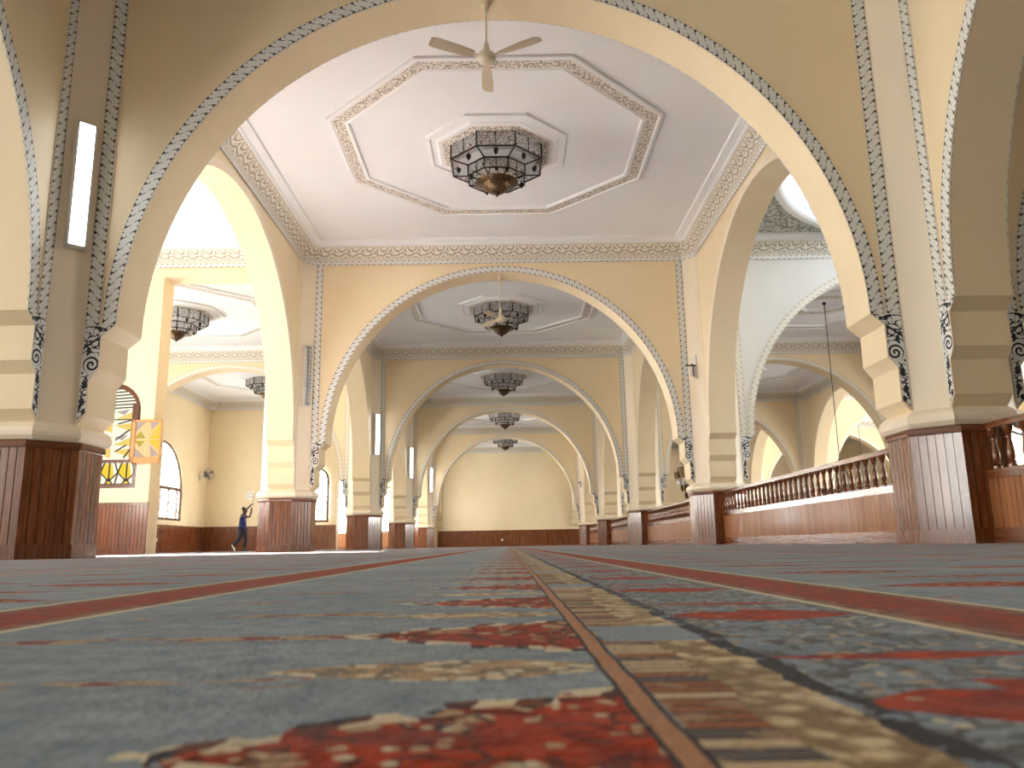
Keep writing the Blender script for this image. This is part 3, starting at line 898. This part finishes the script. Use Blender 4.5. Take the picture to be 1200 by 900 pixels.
    pane2('mauve_glass_corner', [[(a0, b1), (mx_-0.04, b1), (a0, my+0.16)], [(a0, b0), (mx_-0.02, b0), (a0, my-0.18)], [(mx_+0.05, b1), (a1, b1), (mx_+0.08, b1-0.18)], [(mx_+0.06, my-0.12), (a1, b0+0.05), (mx_+0.1, b0)]], 'sash_mauve')
    tag(root, 'arched stained glass window with yellow panes and one sash swung open', 'window', None, 'structure')
yellow_window(); wi += 1

# window with a dark leaf ajar at the far left partition
def dark_window():
    root = make_window(0.62, 1.3, 3.3, lambda s, d, z: (-9.10+s, YA-0.15+d, z), 'leaded_daylight_side', name='window_%d' % wi)
    tag(root, 'narrow arched window in the end wall of the left aisle', 'window', None, 'structure')
dark_window(); wi += 1
def far_leaf():
    b = MB()
    fn = lambda s, z: (-10.28+s, 47.9, z)
    for p, q, w in (((0, 2.2), (0.0, 3.9), 0.07), ((0, 2.2), (0.5, 2.25), 0.06), ((0.0, 2.75), (0.42, 2.6), 0.05), ((0.0, 2.95), (0.40, 3.1), 0.05), ((0.05, 3.3), (0.36, 3.45), 0.05), ((0.05, 2.5), (0.3, 2.38), 0.05), ((0.45, 2.2), (0.45, 2.4), 0.04), ((0, 1.1), (0, 2.2), 0.03), ((0.5, 1.3), (0.5, 2.2), 0.04)):
        a, c = Vector(p), Vector(q); d = (c-a).normalized(); n = Vector((-d.y, d.x))*w*0.8
        Q = [a-n, c-n, c+n, a+n]
        f = [(fn(k.x, k.y)[0], 47.9, k.y) for k in Q]; r = [(k[0], 47.96, k[2]) for k in f]
        b.add(f); b.add(r[::-1])
        for k in range(4): b.add([f[k], f[(k+1) % 4], r[(k+1) % 4], r[k]])
    root = b.build('window_%d' % wi, 'lead')
    g = MB(); g.box((-10.0, 48.2, 2.5), (1.1, 0.1, 2.9)); g.build('bright_pane', 'clear_daylight', root)
    tag(root, 'bright far window with dark leadwork seen past the third left pillar', 'window', None, 'structure')
far_leaf(); wi += 1

# ------------------------------------------------------------------ chandeliers
def ring_frame(b, r, z0, z1, n=8, w=0.014, ph=pi/8):
    P = [(r*cos(ph+2*pi*k/n), r*sin(ph+2*pi*k/n)) for k in range(n)]
    for k in range(n):
        a, c = P[k], P[(k+1) % n]
        b.tube([(a[0], a[1], z0), (c[0], c[1], z0)], w, 4); b.tube([(a[0], a[1], z1), (c[0], c[1], z1)], w, 4)
        b.tube([(a[0], a[1], z0), (a[0], a[1], z1)], w*1.2, 4)
        m_ = ((a[0]+c[0])/2, (a[1]+c[1])/2); b.tube([(m_[0], m_[1], z0), (m_[0], m_[1], z1)], w*0.7, 4)
def panels(parent, r0, z0, r1, z1, name, mat, n=8, ph=pi/8, inset=0.012):
    for k in range(n):
        a0, a1 = ph+2*pi*k/n, ph+2*pi*(k+1)/n
        q = [(r0*cos(a0), r0*sin(a0), z0), (r0*cos(a1), r0*sin(a1), z0), (r1*cos(a1), r1*sin(a1), z1), (r1*cos(a0), r1*sin(a0), z1)]
        w0 = math.dist(q[0], q[1]); w1 = math.dist(q[2], q[3]); h = math.dist(q[0], q[3])
        t = MB(); t.add(q, [(k-w0/2, 0), (k+w0/2, 0), (k+w1/2, h), (k-w1/2, h)]); t.build(name, mat, parent, recalc=False)
def make_chandelier():
    root = empty('chandelier')
    Rr = 0.89; r2 = 0.56; r3 = 0.40
    fr = MB()
    ring_frame(fr, Rr, -0.36, -0.02, w=0.016); ring_frame(fr, r2, -0.62, -0.42, w=0.014)
    ring_frame(fr, r3, -0.45, -0.40, w=0.012)
    for k in range(8):
        a = pi/8+k*pi/4
        fr.tube([(Rr*cos(a), Rr*sin(a), -0.36), (r2*cos(a), r2*sin(a), -0.42)], 0.013, 4)
        fr.tube([(0.08*cos(a), 0.08*sin(a), -0.02), (r2*cos(a), r2*sin(a), -0.42)], 0.010, 4)
        fr.tube([(r2*cos(a), r2*sin(a), -0.62), (0.34*cos(a), 0.34*sin(a), -0.66)], 0.013, 4)
    fr.tube([(0, 0, 0.02), (0, 0, -0.7)], 0.03, 8)
    fr.build('frame', 'dark_bronze', root)
    panels(root, Rr-0.006, -0.34, Rr-0.006, -0.04, 'drum_panel', 'filigree_glass')
    panels(root, r2+0.20, -0.372, r2, -0.41, 'sloped_panel', 'frosted_glass')
    panels(root, r2-0.006, -0.60, r2-0.006, -0.44, 'tier_panel', 'filigree_glass')
    sc_ = MB()
    for k in range(24):
        a = 2*pi*k/24
        sc_.lathe([(0.0, -0.60), (0.028, -0.61), (0.034, -0.65), (0.02, -0.68), (0, -0.685)], 6, (0.36*cos(a), 0.36*sin(a), 0))
    sc_.build('scalloped_rim', 'glass_white', root)
    bo = MB(); bo.lathe([(0.37, -0.655), (0.40, -0.67), (0.37, -0.70), (0.27, -0.715), (0.25, -0.735), (0.235, -0.77), (0.19, -0.82), (0.12, -0.865), (0.07, -0.885)], 24)
    bo.build('bowl', 'brass_relief', root, smooth=True)
    fi = MB(); fi.lathe([(0.07, -0.88), (0.05, -0.895), (0.035, -0.905), (0.02, -0.93), (0.004, -0.955)], 12); fi.build('finial', 'dark_bronze', root)
    for k in range(8):
        a = k*pi/4
        for rr, zz in ((0.70, -0.36),) if k % 1 == 0 else ():
            t = MB(); t.lathe([(0.006, zz+0.06), (0.012, zz+0.02), (0.045, zz), (0.035, zz-0.07), (0.012, zz-0.10), (0.0, zz-0.11)], 10, (rr*cos(a), rr*sin(a), 0))
            t.build('lamp_cup', 'dark_bronze', root)
        if k % 2 == 0:
            a2 = a+pi/8; rr, zz = 0.50, -0.60
            t = MB(); t.lathe([(0.006, zz+0.06), (0.012, zz+0.02), (0.042, zz), (0.033, zz-0.06), (0.012, zz-0.09), (0.0, zz-0.10)], 10, (rr*cos(a2), rr*sin(a2), 0))
            t.build('lamp_cup', 'dark_bronze', root)
    return root
chandelier = Proto(make_chandelier)
DES = ['largest and nearest octagonal glass and bronze chandelier under the nave ceiling', 'second nave chandelier, seen behind the small ceiling fan rod', 'third chandelier along the nave, under a pale ceiling', 'fourth chandelier along the nave, small and silvery', 'fifth and farthest nave chandelier, above the end wall']
for j in range(5):
    o = chandelier((0, row(j)+S/2, 7.30)); tag(o, DES[j], 'chandelier', 'octagonal nave chandeliers')
o = chandelier((-10, row(1)+S/2, 7.30)); tag(o, 'octagonal chandelier in the left aisle, beyond the flat header', 'chandelier', 'left aisle chandeliers')
o = chandelier((-10.2, row(2)+S/2, 7.30)); tag(o, 'farther left aisle chandelier half hidden by the second left pillar', 'chandelier', 'left aisle chandeliers')

# hanging stepped brass lantern, right aisle
def lantern():
    root = empty('hanging_lantern', (10.15, row(3)+S/2, 0))
    for nm, r0, z0, z1, m_ in (('upper_tier', 0.42, 4.3, 4.75, 'brass_relief'), ('wide_tier', 0.82, 3.55, 4.15, 'brass_relief'), ('white_glass_tier', 0.66, 3.2, 3.5, 'glass_white'), ('lower_tier', 0.50, 2.85, 3.15, 'brass_relief'), ('bottom_bowl', 0.30, 2.45, 2.75, 'aged_brass')):
        t = MB(); t.lathe([(r0*0.45, z0), (r0*0.8, z0+0.1), (r0*0.86, z1-0.08), (r0*0.7, z1)], 12); t.build(nm, m_, root)
        n = max(6, int(r0*20))
        for k in range(n):
            a = 2*pi*k/n; t = MB()
            t.lathe([(0.0, z0-0.06), (0.05, z0), (0.075, z0+0.16), (0.05, z0+0.24), (0.02, z0+0.34), (0.0, z0+0.36)], 8, (r0*cos(a), r0*sin(a), 0))
            t.tube([(r0*cos(a), r0*sin(a), z0+0.02), (r0*0.6*cos(a), r0*0.6*sin(a), z0+0.06)], 0.025, 5)
            t.build('lamp_cup', 'aged_brass' if m_ != 'glass_white' else 'glass_white', root)
    t = MB(); t.tube([(0, 0, 2.3), (0, 0, 7.3)], 0.02, 8); t.lathe([(0.0, 2.25), (0.08, 2.4), (0.03, 2.5)], 8); t.build('rod', 'dark_bronze', root)
    tag(root, 'stepped brass hanging lantern behind the corbel of the second right pillar', 'lantern')
lantern()
def cord_lamp(x, y, zring, label):
    root = empty('cord_chandelier', (x, y, 0))
    t = MB(); t.tube([(0, 0, 7.3), (0, 0, zring+0.95)], 0.012, 6); t.lathe([(0.0, zring+0.98), (0.05, zring+0.95), (0.02, zring+0.88)], 8); t.lathe([(0.06, 7.3), (0.05, 7.24), (0.0, 7.2)], 10); t.build('cord', 'black_cable', root)
    ch = MB()
    for k in range(6):
        a = k*pi/3+0.2; ch.tube([(0, 0, zring+0.93), (0.34*cos(a), 0.34*sin(a), zring+0.25), (0.5*cos(a), 0.5*sin(a), zring)], 0.008, 5)
    ch.build('chains', 'black_cable', root)
    rg = MB()
    rg.lathe([(0.48, zring-0.04), (0.54, zring-0.04), (0.54, zring+0.04), (0.48, zring+0.04), (0.48, zring-0.04)], 24, cap=False)
    rg.lathe([(0.02, zring-0.4), (0.25, zring-0.32), (0.30, zring-0.2), (0.28, zring-0.12)], 16)
    for k in range(6):
        a = k*pi/3+0.2; rg.tube([(0.5*cos(a), 0.5*sin(a), zring-0.03), (0.28*cos(a), 0.28*sin(a), zring-0.2)], 0.012, 5)
    rg.build('ring', 'dark_bronze', root)
    for k in range(12):
        a = k*pi/6; t = MB(); t.lathe([(0.0, zring-0.09), (0.035, zring-0.05), (0.045, zring+0.05), (0.03, zring+0.12), (0.0, zring+0.13)], 8, (0.56*cos(a), 0.56*sin(a), 0)); t.build('lamp_cup', 'dark_bronze', root)
    tag(root, label, 'chandelier')
cord_lamp(10.05, row(1)+S/2, 1.45, 'dark ring chandelier on a long black cord behind the balustrade')
cord_lamp(19.7, row(3)+S/2, 1.6, 'smaller distant chandelier on a thin cord in the far right aisle')

# ------------------------------------------------------------------ ceiling fans
def make_fan(drop=0.73):
    root = empty('ceiling_fan')
    t = MB(); t.lathe([(0.055, 0.0), (0.06, -0.02), (0.05, -0.07), (0.03, -0.11), (0.018, -0.12)], 16); t.build('canopy', 'fan_enamel', root, smooth=True)
    t = MB(); t.tube([(0, 0, -0.1), (0, 0, -drop+0.16)], 0.011, 8); t.lathe([(0.012, -drop+0.21), (0.032, -drop+0.17), (0.045, -drop+0.07), (0.03, -drop+0.05)], 14); t.build('rod', 'fan_enamel', root, smooth=True)
    t = MB(); t.lathe([(0.03, -drop+0.06), (0.09, -drop+0.05), (0.115, -drop+0.01), (0.11, -drop-0.03), (0.08, -drop-0.055), (0.0, -drop-0.06)], 24); t.build('motor', 'fan_enamel', root, smooth=True)
    for a in (90, 207, 331):
        a = radians(a); t = MB()
        ca, sa = cos(a), sin(a)
        def P(r, w, z): return (r*ca - w*sa, r*sa + w*ca, -drop + z)
        n = 10; up = []; lo = []
        for k in range(n+1):
            r = 0.17+0.56*k/n; w = 0.045+0.03*sin(pi*min(1, k/n*1.1)*0.6)
            if k == n: w *= 0.75
            up.append((r, w)); 
        for dz, rev in ((0.006, False), (-0.004, True)):
            for k in range(n):
                (r0, w0), (r1, w1) = up[k], up[k+1]
                q = [P(r0, -w0, dz-0.012), P(r1, -w1, dz-0.012), P(r1, w1, dz+0.014), P(r0, w0, dz+0.014)]
                t.add(q[::-1] if rev else q)
        bl = t.build('blade', 'fan_blade', root)
        t = MB(); t.box((0, 0, 0), (0.12, 0.035, 0.008))
        br = t.build('bracket', 'fan_enamel', bl); br.location = (0.15*ca, 0.15*sa, -drop); br.rotation_euler = (0, 0, a)
    return root
fan = Proto(make_fan)
o = fan((-0.06, 8.59, 6.575)); tag(o, 'cream three bladed ceiling fan on a rod under the nearest arch', 'ceiling fan', 'ceiling fans under nave arches')
o = fan((0.0, 18.59, 6.575), radians(35)); o.scale = (1, 1, 1.5); tag(o, 'pale ceiling fan on a rod under the second arch, before the second chandelier', 'ceiling fan', 'ceiling fans under nave arches')

# ------------------------------------------------------------------ tube lights on the left pillars
def make_tube(lit):
    root = empty('tube_light')
    b = MB(); b.box((0, 0.02, 0), (0.20, 0.04, 1.46)); b.box((-0.09, -0.025, 0), (0.02, 0.07, 1.46)); b.box((0.09, -0.025, 0), (0.02, 0.07, 1.46)); b.box((0, -0.025, 0.72), (0.2, 0.07, 0.02)); b.box((0, -0.025, -0.72), (0.2, 0.07, 0.02))
    b.build('housing', 'white_metal', root)
    if lit:
        d = MB(); d.box((0, -0.03, 0), (0.158, 0.058, 1.42)); d.build('diffuser', 'tube_glow', root)
    else:
        d = MB(); d.box((0, -0.005, 0), (0.156, 0.008, 1.40)); d.build('reflector', 'louvre_grey', root)
        for sx in (-0.04, 0.04):
            t = MB(); t.tube([(sx, -0.028, -0.68), (sx, -0.028, 0.68)], 0.014, 8); t.build('tube', 'glass_white', root)
        for k in range(15):
            t = MB(); t.box((0, -0.035, -0.65+k*0.093), (0.156, 0.04, 0.012)); t.build('louvre', 'louvre_grey', root)
    return root
lit = Proto(lambda: make_tube(True)); dark = Proto(lambda: make_tube(False))
cz = 4.03; off = 0.425 + 0.032
for i in range(5):
    fnc = dark if i == 1 else lit
    o = fnc((-5+off, row(i)-off, cz), pi/4)
    tag(o, ['large lit tube light on the nearest left pillar', 'unlit louvred tube fixture on the second left pillar', 'lit tube light on the third left pillar', 'lit tube light on the fourth left pillar', 'lit tube light on the fifth left pillar, smallest'][i], 'wall light', 'vertical tube lights on left pillars')

# small bracket lamps on right pillars
def make_bracket():
    root = empty('bracket_lamp')
    t = MB(); t.box((0, 0.0, 0), (0.10, 0.03, 0.56)); t.build('back_plate', 'white_metal', root)
    t = MB(); t.tube([(0, -0.02, 0.02), (0, -0.10, 0.05), (0, -0.16, 0.03)], 0.016, 8); t.tube([(-0.16, -0.15, 0.04), (0.12, -0.15, 0.0)], 0.014, 8); t.tube([(0.0, -0.06, 0.02), (0.0, -0.06, -0.24)], 0.012, 8); t.build('arm', 'dark_bronze', root)
    t = MB(); t.lathe([(0.03, -0.22), (0.055, -0.2), (0.06, -0.08), (0.045, -0.02), (0.02, 0.0)], 14, (-0.04, -0.15, 0)); t.build('glass_shade', 'glass_white', root, smooth=True)
    return root
bracket = Proto(make_bracket)
for i, lb in ((1, 'small bracket lamp on the second right pillar'), (4, 'tiny bracket lamp on the farthest right pillar')):
    o = bracket((5-0.425-0.012, row(i)-0.425-0.012, 4.1 if i == 1 else 3.7), -pi/4); tag(o, lb, 'wall lamp', 'bracket lamps on right pillars')

# wall fan in the far left corner
def wall_fan():
    root = empty('wall_fan', (XL+0.05, YA-0.9, 3.52), 0)
    t = MB(); t.box((0.0, 0, -0.1), (0.06, 0.16, 0.26)); t.tube([(0.0, 0, -0.05), (0.22, 0, 0.02)], 0.03, 8); t.build('bracket', 'white_metal', root)
    t = MB(); t.lathe([(0.0, -0.13), (0.09, -0.11), (0.11, 0.0), (0.07, 0.08), (0, 0.1)], 14); m_ = t.build('motor', 'dark_bronze', root); m_.location = (0.26, 0, 0.03); m_.rotation_euler = (0, radians(80), radians(-35))
    t = MB()
    for r in (0.10, 0.18, 0.26, 0.30):
        t.tube([(r*cos(2*pi*k/20), r*sin(2*pi*k/20), 0.1 - r*0.2) for k in range(21)], 0.008, 5)
    for k in range(12): t.tube([(0.03*cos(k*pi/6), 0.03*sin(k*pi/6), 0.11), (0.30*cos(k*pi/6), 0.30*sin(k*pi/6), 0.03)], 0.006, 5)
    g = t.build('guard', 'louvre_grey', root); g.location = (0.36, 0, 0.06); g.rotation_euler = (0, radians(80), radians(-35))
    for k in range(3):
        t = MB(); a0 = k*2*pi/3
        q = [(0.05*cos(a0), 0.05*sin(a0), 0), (0.26*cos(a0-0.25), 0.26*sin(a0-0.25), 0.02), (0.27*cos(a0+0.35), 0.27*sin(a0+0.35), -0.01), (0.06*cos(a0+0.8), 0.06*sin(a0+0.8), 0)]
        t.add(q); t.add([(x, y, z-0.006) for x, y, z in q][::-1]); bl = t.build('blade', 'dark_bronze', root); bl.location = (0.37, 0, 0.06); bl.rotation_euler = (0, radians(80), radians(-35))
    tag(root, 'small wall fan high in the far left corner', 'wall fan')
wall_fan()
# sockets and notice
def socket(loc, rz, label):
    b = MB(); b.box((0, -0.006, 0), (0.15, 0.012, 0.13)); r = b.build('wall_socket', 'paper'); r.location = loc; r.rotation_euler = (0, 0, rz)
    t = MB(); t.box((-0.03, -0.014, 0.02), (0.014, 0.006, 0.03)); t.box((0.03, -0.014, 0.02), (0.014, 0.006, 0.03)); t.build('switch', 'louvre_grey', r)
    tag(r, label, 'socket')
socket((-0.35, YE-0.045, 0.48), 0, 'white socket on the panelling of the nave end wall')
socket((XL+0.045, 33.2, 0.52), pi/2, 'white socket on the dark panelling below the far left window')
b = MB(); b.box((0, 0, 0), (0.40, 0.012, 0.36)); o = b.build('notice', 'paper'); o.location = (-12.28, YA-0.008, 2.62)
t = MB(); t.box((0, -0.009, 0.08), (0.34, 0.004, 0.022)); t.box((0, -0.009, -0.06), (0.34, 0.004, 0.022)); t.build('ruled_lines', 'louvre_grey', o)
tag(o, 'white paper notice on the wall above the person', 'notice')

# ------------------------------------------------------------------ balustrades
def make_balustrade():
    root = empty('balustrade')
    L = S - 2*0.595
    t = MB(); t.box((0, 0, 0.075), (0.13, L, 0.15)); t.build('skirting_board', 'mahogany_rail', root)
    t = MB(); a = grooved([(0.04, -L/2), (0.04, L/2)], closed=False); c = grooved([(-0.04, L/2), (-0.04, -L/2)], closed=False)
    t.prism(a + c, 0.14, 0.64); t.build('plank_panel', 'chestnut_planks', root)
    t = MB(); t.box((0, 0, 0.675), (0.125, L, 0.09)); t.build('middle_rail', 'mahogany_rail', root)
    t = MB(); t.box((0, 0, 1.15), (0.10, L, 0.05)); t.box((0, 0, 1.182), (0.075, L, 0.02)); t.build('top_rail', 'mahogany_rail', root)
    prof = [(0.045, 0.0), (0.045, 0.03), (0.03, 0.04), (0.038, 0.055), (0.026, 0.07), (0.036, 0.11), (0.038, 0.15), (0.030, 0.21), (0.021, 0.27), (0.020, 0.285), (0.030, 0.292), (0.030, 0.302), (0.020, 0.312), (0.030, 0.345), (0.048, 0.385), (0.050, 0.41)]
    pb = MB(); pb.lathe(prof, 12); first = None
    n = 36
    for k in range(n):
        if first is None: o = pb.build('baluster', 'mahogany_rail', root, smooth=True); first = o
        else: o = first.copy(); C.objects.link(o); o.parent = root
        o.location = (0, -L/2 + L*(k+0.5)/n, 0.718)
    return root
balu = Proto(make_balustrade)
BL = ['beside the camera at the right edge', 'between the nearest and second right pillars', 'between the second and third right pillars', 'between the third and fourth right pillars', 'between the fourth and fifth right pillars']
for j in range(-1, 4):
    o = balu((5, row(j)+S/2, 0)); tag(o, 'wooden balustrade with turned balusters on a plank base, %s' % BL[j+1], 'balustrade', 'wooden balustrades along the right side')

# ------------------------------------------------------------------ person
def skin_mesh(name, nodes, edges, mat, parent, sub=2, root=0):
    me = bpy.data.meshes.new(name); me.from_pydata([n[0] for n in nodes], edges, []); me.materials.append(M[mat])
    o = bpy.data.objects.new(name, me); C.objects.link(o); o.parent = parent
    md = o.modifiers.new('skin', 'SKIN'); md.use_smooth_shade = True
    lay = me.skin_vertices[0] if me.skin_vertices else None
    if lay is None:
        bm = bmesh.new(); bm.from_mesh(me); bm.verts.layers.skin.verify(); bm.to_mesh(me); bm.free(); lay = me.skin_vertices[0]
    for i, n in enumerate(nodes):
        r = n[1]; lay.data[i].radius = (r, r) if not isinstance(r, tuple) else r
        lay.data[i].use_root = (i == root)
    o.modifiers.new('smooth', 'SUBSURF').levels = sub; o.modifiers['smooth'].render_levels = sub
    return o
def person():
    root = empty('person', (-10.76, 33.0, 0.006), 0)
    N = []; E = []
    def add(p, r, par=None):
        N.append((p, r)); k = len(N)-1
        if par is not None: E.append((par, k))
        return k
    pel = add((0.0, 0, 0.93), 0.125); sp = add((-0.03, 0, 1.12), 0.115, pel); che = add((-0.03, 0, 1.32), 0.13, sp)
    nk = add((0.0, 0, 1.47), 0.052, che); hd0 = add((0.04, 0, 1.555), 0.080, nk); hd = add((0.045, 0, 1.64), 0.108, hd0); hd1 = add((0.03, 0, 1.725), 0.085, hd)
    ns = add((0.165, 0, 1.615), 0.014, hd); er1 = add((0.03, -0.105, 1.63), 0.018, hd); er2 = add((0.03, 0.105, 1.63), 0.018, hd)
    def hand(w, d, par, up):
        # palm, four fingers and a thumb, curled
        d = Vector(d).normalized(); side = Vector((0, 1, 0)); nrm = d.cross(side).normalized()*up
        w = Vector(w)
        p = add(tuple(w + d*0.05), 0.026, par); q = add(tuple(w+d*0.085), 0.026, p)
        for i, (s, L) in enumerate(((-0.030, 0.062), (-0.010, 0.072), (0.010, 0.068), (0.030, 0.052))):
            a = w + d*0.10 + side*s; f1 = add(tuple(a), 0.010, q)
            f2 = add(tuple(a + d*L*0.4 + nrm*0.012), 0.009, f1); f3 = add(tuple(a + d*L*0.6 + nrm*0.04), 0.008, f2); 
        t1 = add(tuple(w + d*0.05 + side*-0.035 + nrm*0.01), 0.011, p); t2 = add(tuple(w + d*0.085 + side*-0.05 + nrm*0.03), 0.009, t1)
    # near arm (right side, y<0) bent forward, hand up on the pole
    s1 = add((0.0, -0.19, 1.41), 0.06, che); e1 = add((0.33, -0.23, 1.37), 0.043, s1); w1 = add((0.36, -0.17, 1.62), 0.032, e1); hand((0.36, -0.17, 1.62), (0.02, 0.05, 1), w1, 1)
    # far arm raised over the head
    s2 = add((-0.03, 0.19, 1.43), 0.06, che); e2 = add((0.02, 0.25, 1.70), 0.043, s2); w2 = add((0.20, 0.18, 1.86), 0.032, e2); hand((0.20, 0.18, 1.86), (0.7, -0.1, 0.5), w2, -1)
    # legs: one back with the heel up, one straight
    h1 = add((-0.01, -0.09, 0.88), 0.095, pel); k1 = add((-0.09, -0.10, 0.50), 0.062, h1); a1 = add((-0.36, -0.10, 0.20), 0.04, k1); t1 = add((-0.30, -0.10, 0.06), 0.032, a1)
    h2 = add((0.02, 0.09, 0.88), 0.095, pel); k2 = add((0.10, 0.10, 0.48), 0.062, h2); a2 = add((0.06, 0.10, 0.09), 0.042, k2); t2 = add((0.20, 0.10, 0.04), 0.032, a2)
    skin_mesh('body', N, E, 'skin', root)
    def piece(name, pts, mat, sub=2):
        NN = []; EE = []
        for ch in pts:
            base = None
            for (p, r) in ch:
                if isinstance(p, int): base = p; continue
                NN.append((p, r)); k = len(NN)-1
                if base is not None: EE.append((base, k))
                base = k
        return skin_mesh(name, NN, EE, mat, root, sub)
    piece('shirt', [[((0.0, 0, 0.74), 0.18), ((-0.01, 0, 0.92), 0.178), ((-0.03, 0, 1.12), 0.16), ((-0.03, 0, 1.32), 0.17), ((-0.005, 0, 1.45), 0.085)],
                    [(3, 0), ((0.0, -0.19, 1.41), 0.078), ((0.13, -0.21, 1.395), 0.068)], [(3, 0), ((-0.03, 0.19, 1.43), 0.078), ((-0.01, 0.22, 1.55), 0.066)]], 'blue_cloth')
    piece('trousers', [[((0.0, 0, 0.93), 0.135), ((-0.01, -0.09, 0.86), 0.105), ((-0.09, -0.10, 0.50), 0.078), ((-0.345, -0.10, 0.22), 0.056)],
                       [(0, 0), ((0.02, 0.09, 0.86), 0.105), ((0.10, 0.10, 0.48), 0.078), ((0.065, 0.10, 0.12), 0.06)]], 'dark_cloth')
    piece('hair', [[((-0.015, 0, 1.63), 0.105), ((0.005, 0, 1.72), 0.112), ((0.05, 0, 1.765), 0.085)]], 'black_hair')
    for sy in (-0.034, 0.034):
        t = MB(); t.lathe([(0.0, -0.011), (0.008, -0.007), (0.011, 0.0), (0.008, 0.007), (0.0, 0.011)], 8, (0.128, sy, 1.655)); t.build('eye', 'paper', root)
    t = MB()
    sh = [(-0.10, 0.03), (-0.08, 0.045), (0.02, 0.048), (0.10, 0.045), (0.15, 0.03), (0.165, 0.01)]
    rings = []
    for x, w in sh: rings.append([(x, w*cos(2*pi*k/10), 0.035+0.04*sin(2*pi*k/10)*(1.0 if x < 0.02 else 0.75)) for k in range(10)])
    t.loft(rings, True, 0, None, True, True)
    s_ = t.build('shoe', 'paper', root, smooth=True); s_.location = (-0.36, -0.10, 0.16); s_.rotation_euler = (0, radians(62), 0)
    s2_ = s_.copy(); C.objects.link(s2_); s2_.parent = root; s2_.location = (0.10, 0.10, 0.0); s2_.rotation_euler = (0, 0, 0)
    s2_.data = s_.data.copy(); s2_.data.materials[0] = M['dark_cloth']
    tag(root, 'person in a blue shirt and dark trousers reaching up with a thin pole', 'person')
    b = MB(); b.tube([(0.37, -0.15, 1.50), (0.40, -0.15, 1.85), (0.42, -0.15, 2.28), (0.50, -0.15, 2.31), (0.56, -0.15, 2.30)], 0.012, 8)
    p_ = b.build('cleaning_pole', 'louvre_grey'); p_.location = (-10.76, 33.0, 0)
    tag(p_, 'thin pale pole with a bent tip held up by the person', 'pole')
person()

# ------------------------------------------------------------------ light
w = bpy.data.worlds.new('world'); sc.world = w; w.use_nodes = True
w.node_tree.nodes['Background'].inputs[0].default_value = (0.75, 0.86, 1.0, 1); w.node_tree.nodes['Background'].inputs[1].default_value = 1.0

sl = bpy.data.lights.new('sun', 'SUN'); sl.energy = 200.0; sl.angle = radians(0.6); sl.color = (1.0, 0.96, 0.91)
so = bpy.data.objects.new('sun', sl); C.objects.link(so)
EL, AZ = radians(20), radians(-3)
so.rotation_euler = Vector((cos(EL)*cos(AZ), cos(EL)*sin(AZ), -sin(EL))).to_track_quat('-Z', 'Y').to_euler(); so.location = (-30, 0, 20)

# ------------------------------------------------------------------ camera
F, PIT, YAW, ROL = 927.127, 0.201336, 0.007476, 0.017052
cam = bpy.data.cameras.new('camera'); co = bpy.data.objects.new('camera', cam); C.objects.link(co)
R0 = Vector((cos(YAW), -sin(YAW), 0)); Fw = Vector((sin(YAW)*cos(PIT), cos(YAW)*cos(PIT), sin(PIT))); U0 = Vector((-sin(YAW)*sin(PIT), -cos(YAW)*sin(PIT), cos(PIT)))
Rt = R0*cos(ROL) - U0*sin(ROL); Up = R0*sin(ROL) + U0*cos(ROL)
mt = Matrix((Rt, Up, -Fw)).transposed().to_4x4(); mt.translation = Vector((0.1173, 0, 0.0573)); co.matrix_world = mt
cam.sensor_fit = 'HORIZONTAL'; cam.sensor_width = 36.0; cam.lens = F/1200*36.0; cam.clip_start = 0.01; cam.clip_end = 300
cam.dof.use_dof = True; cam.dof.focus_distance = 12.0; cam.dof.aperture_fstop = 14.0
sc.camera = co
sc.view_settings.view_transform = 'Standard'; sc.view_settings.look = 'None'; sc.view_settings.gamma = 1.0; sc.view_settings.use_curve_mapping = False
sc.view_settings.exposure = 1.80
sc.cycles.max_bounces = 10; sc.cycles.diffuse_bounces = 6; sc.cycles.use_denoising = True; sc.cycles.sample_clamp_indirect = 8.0
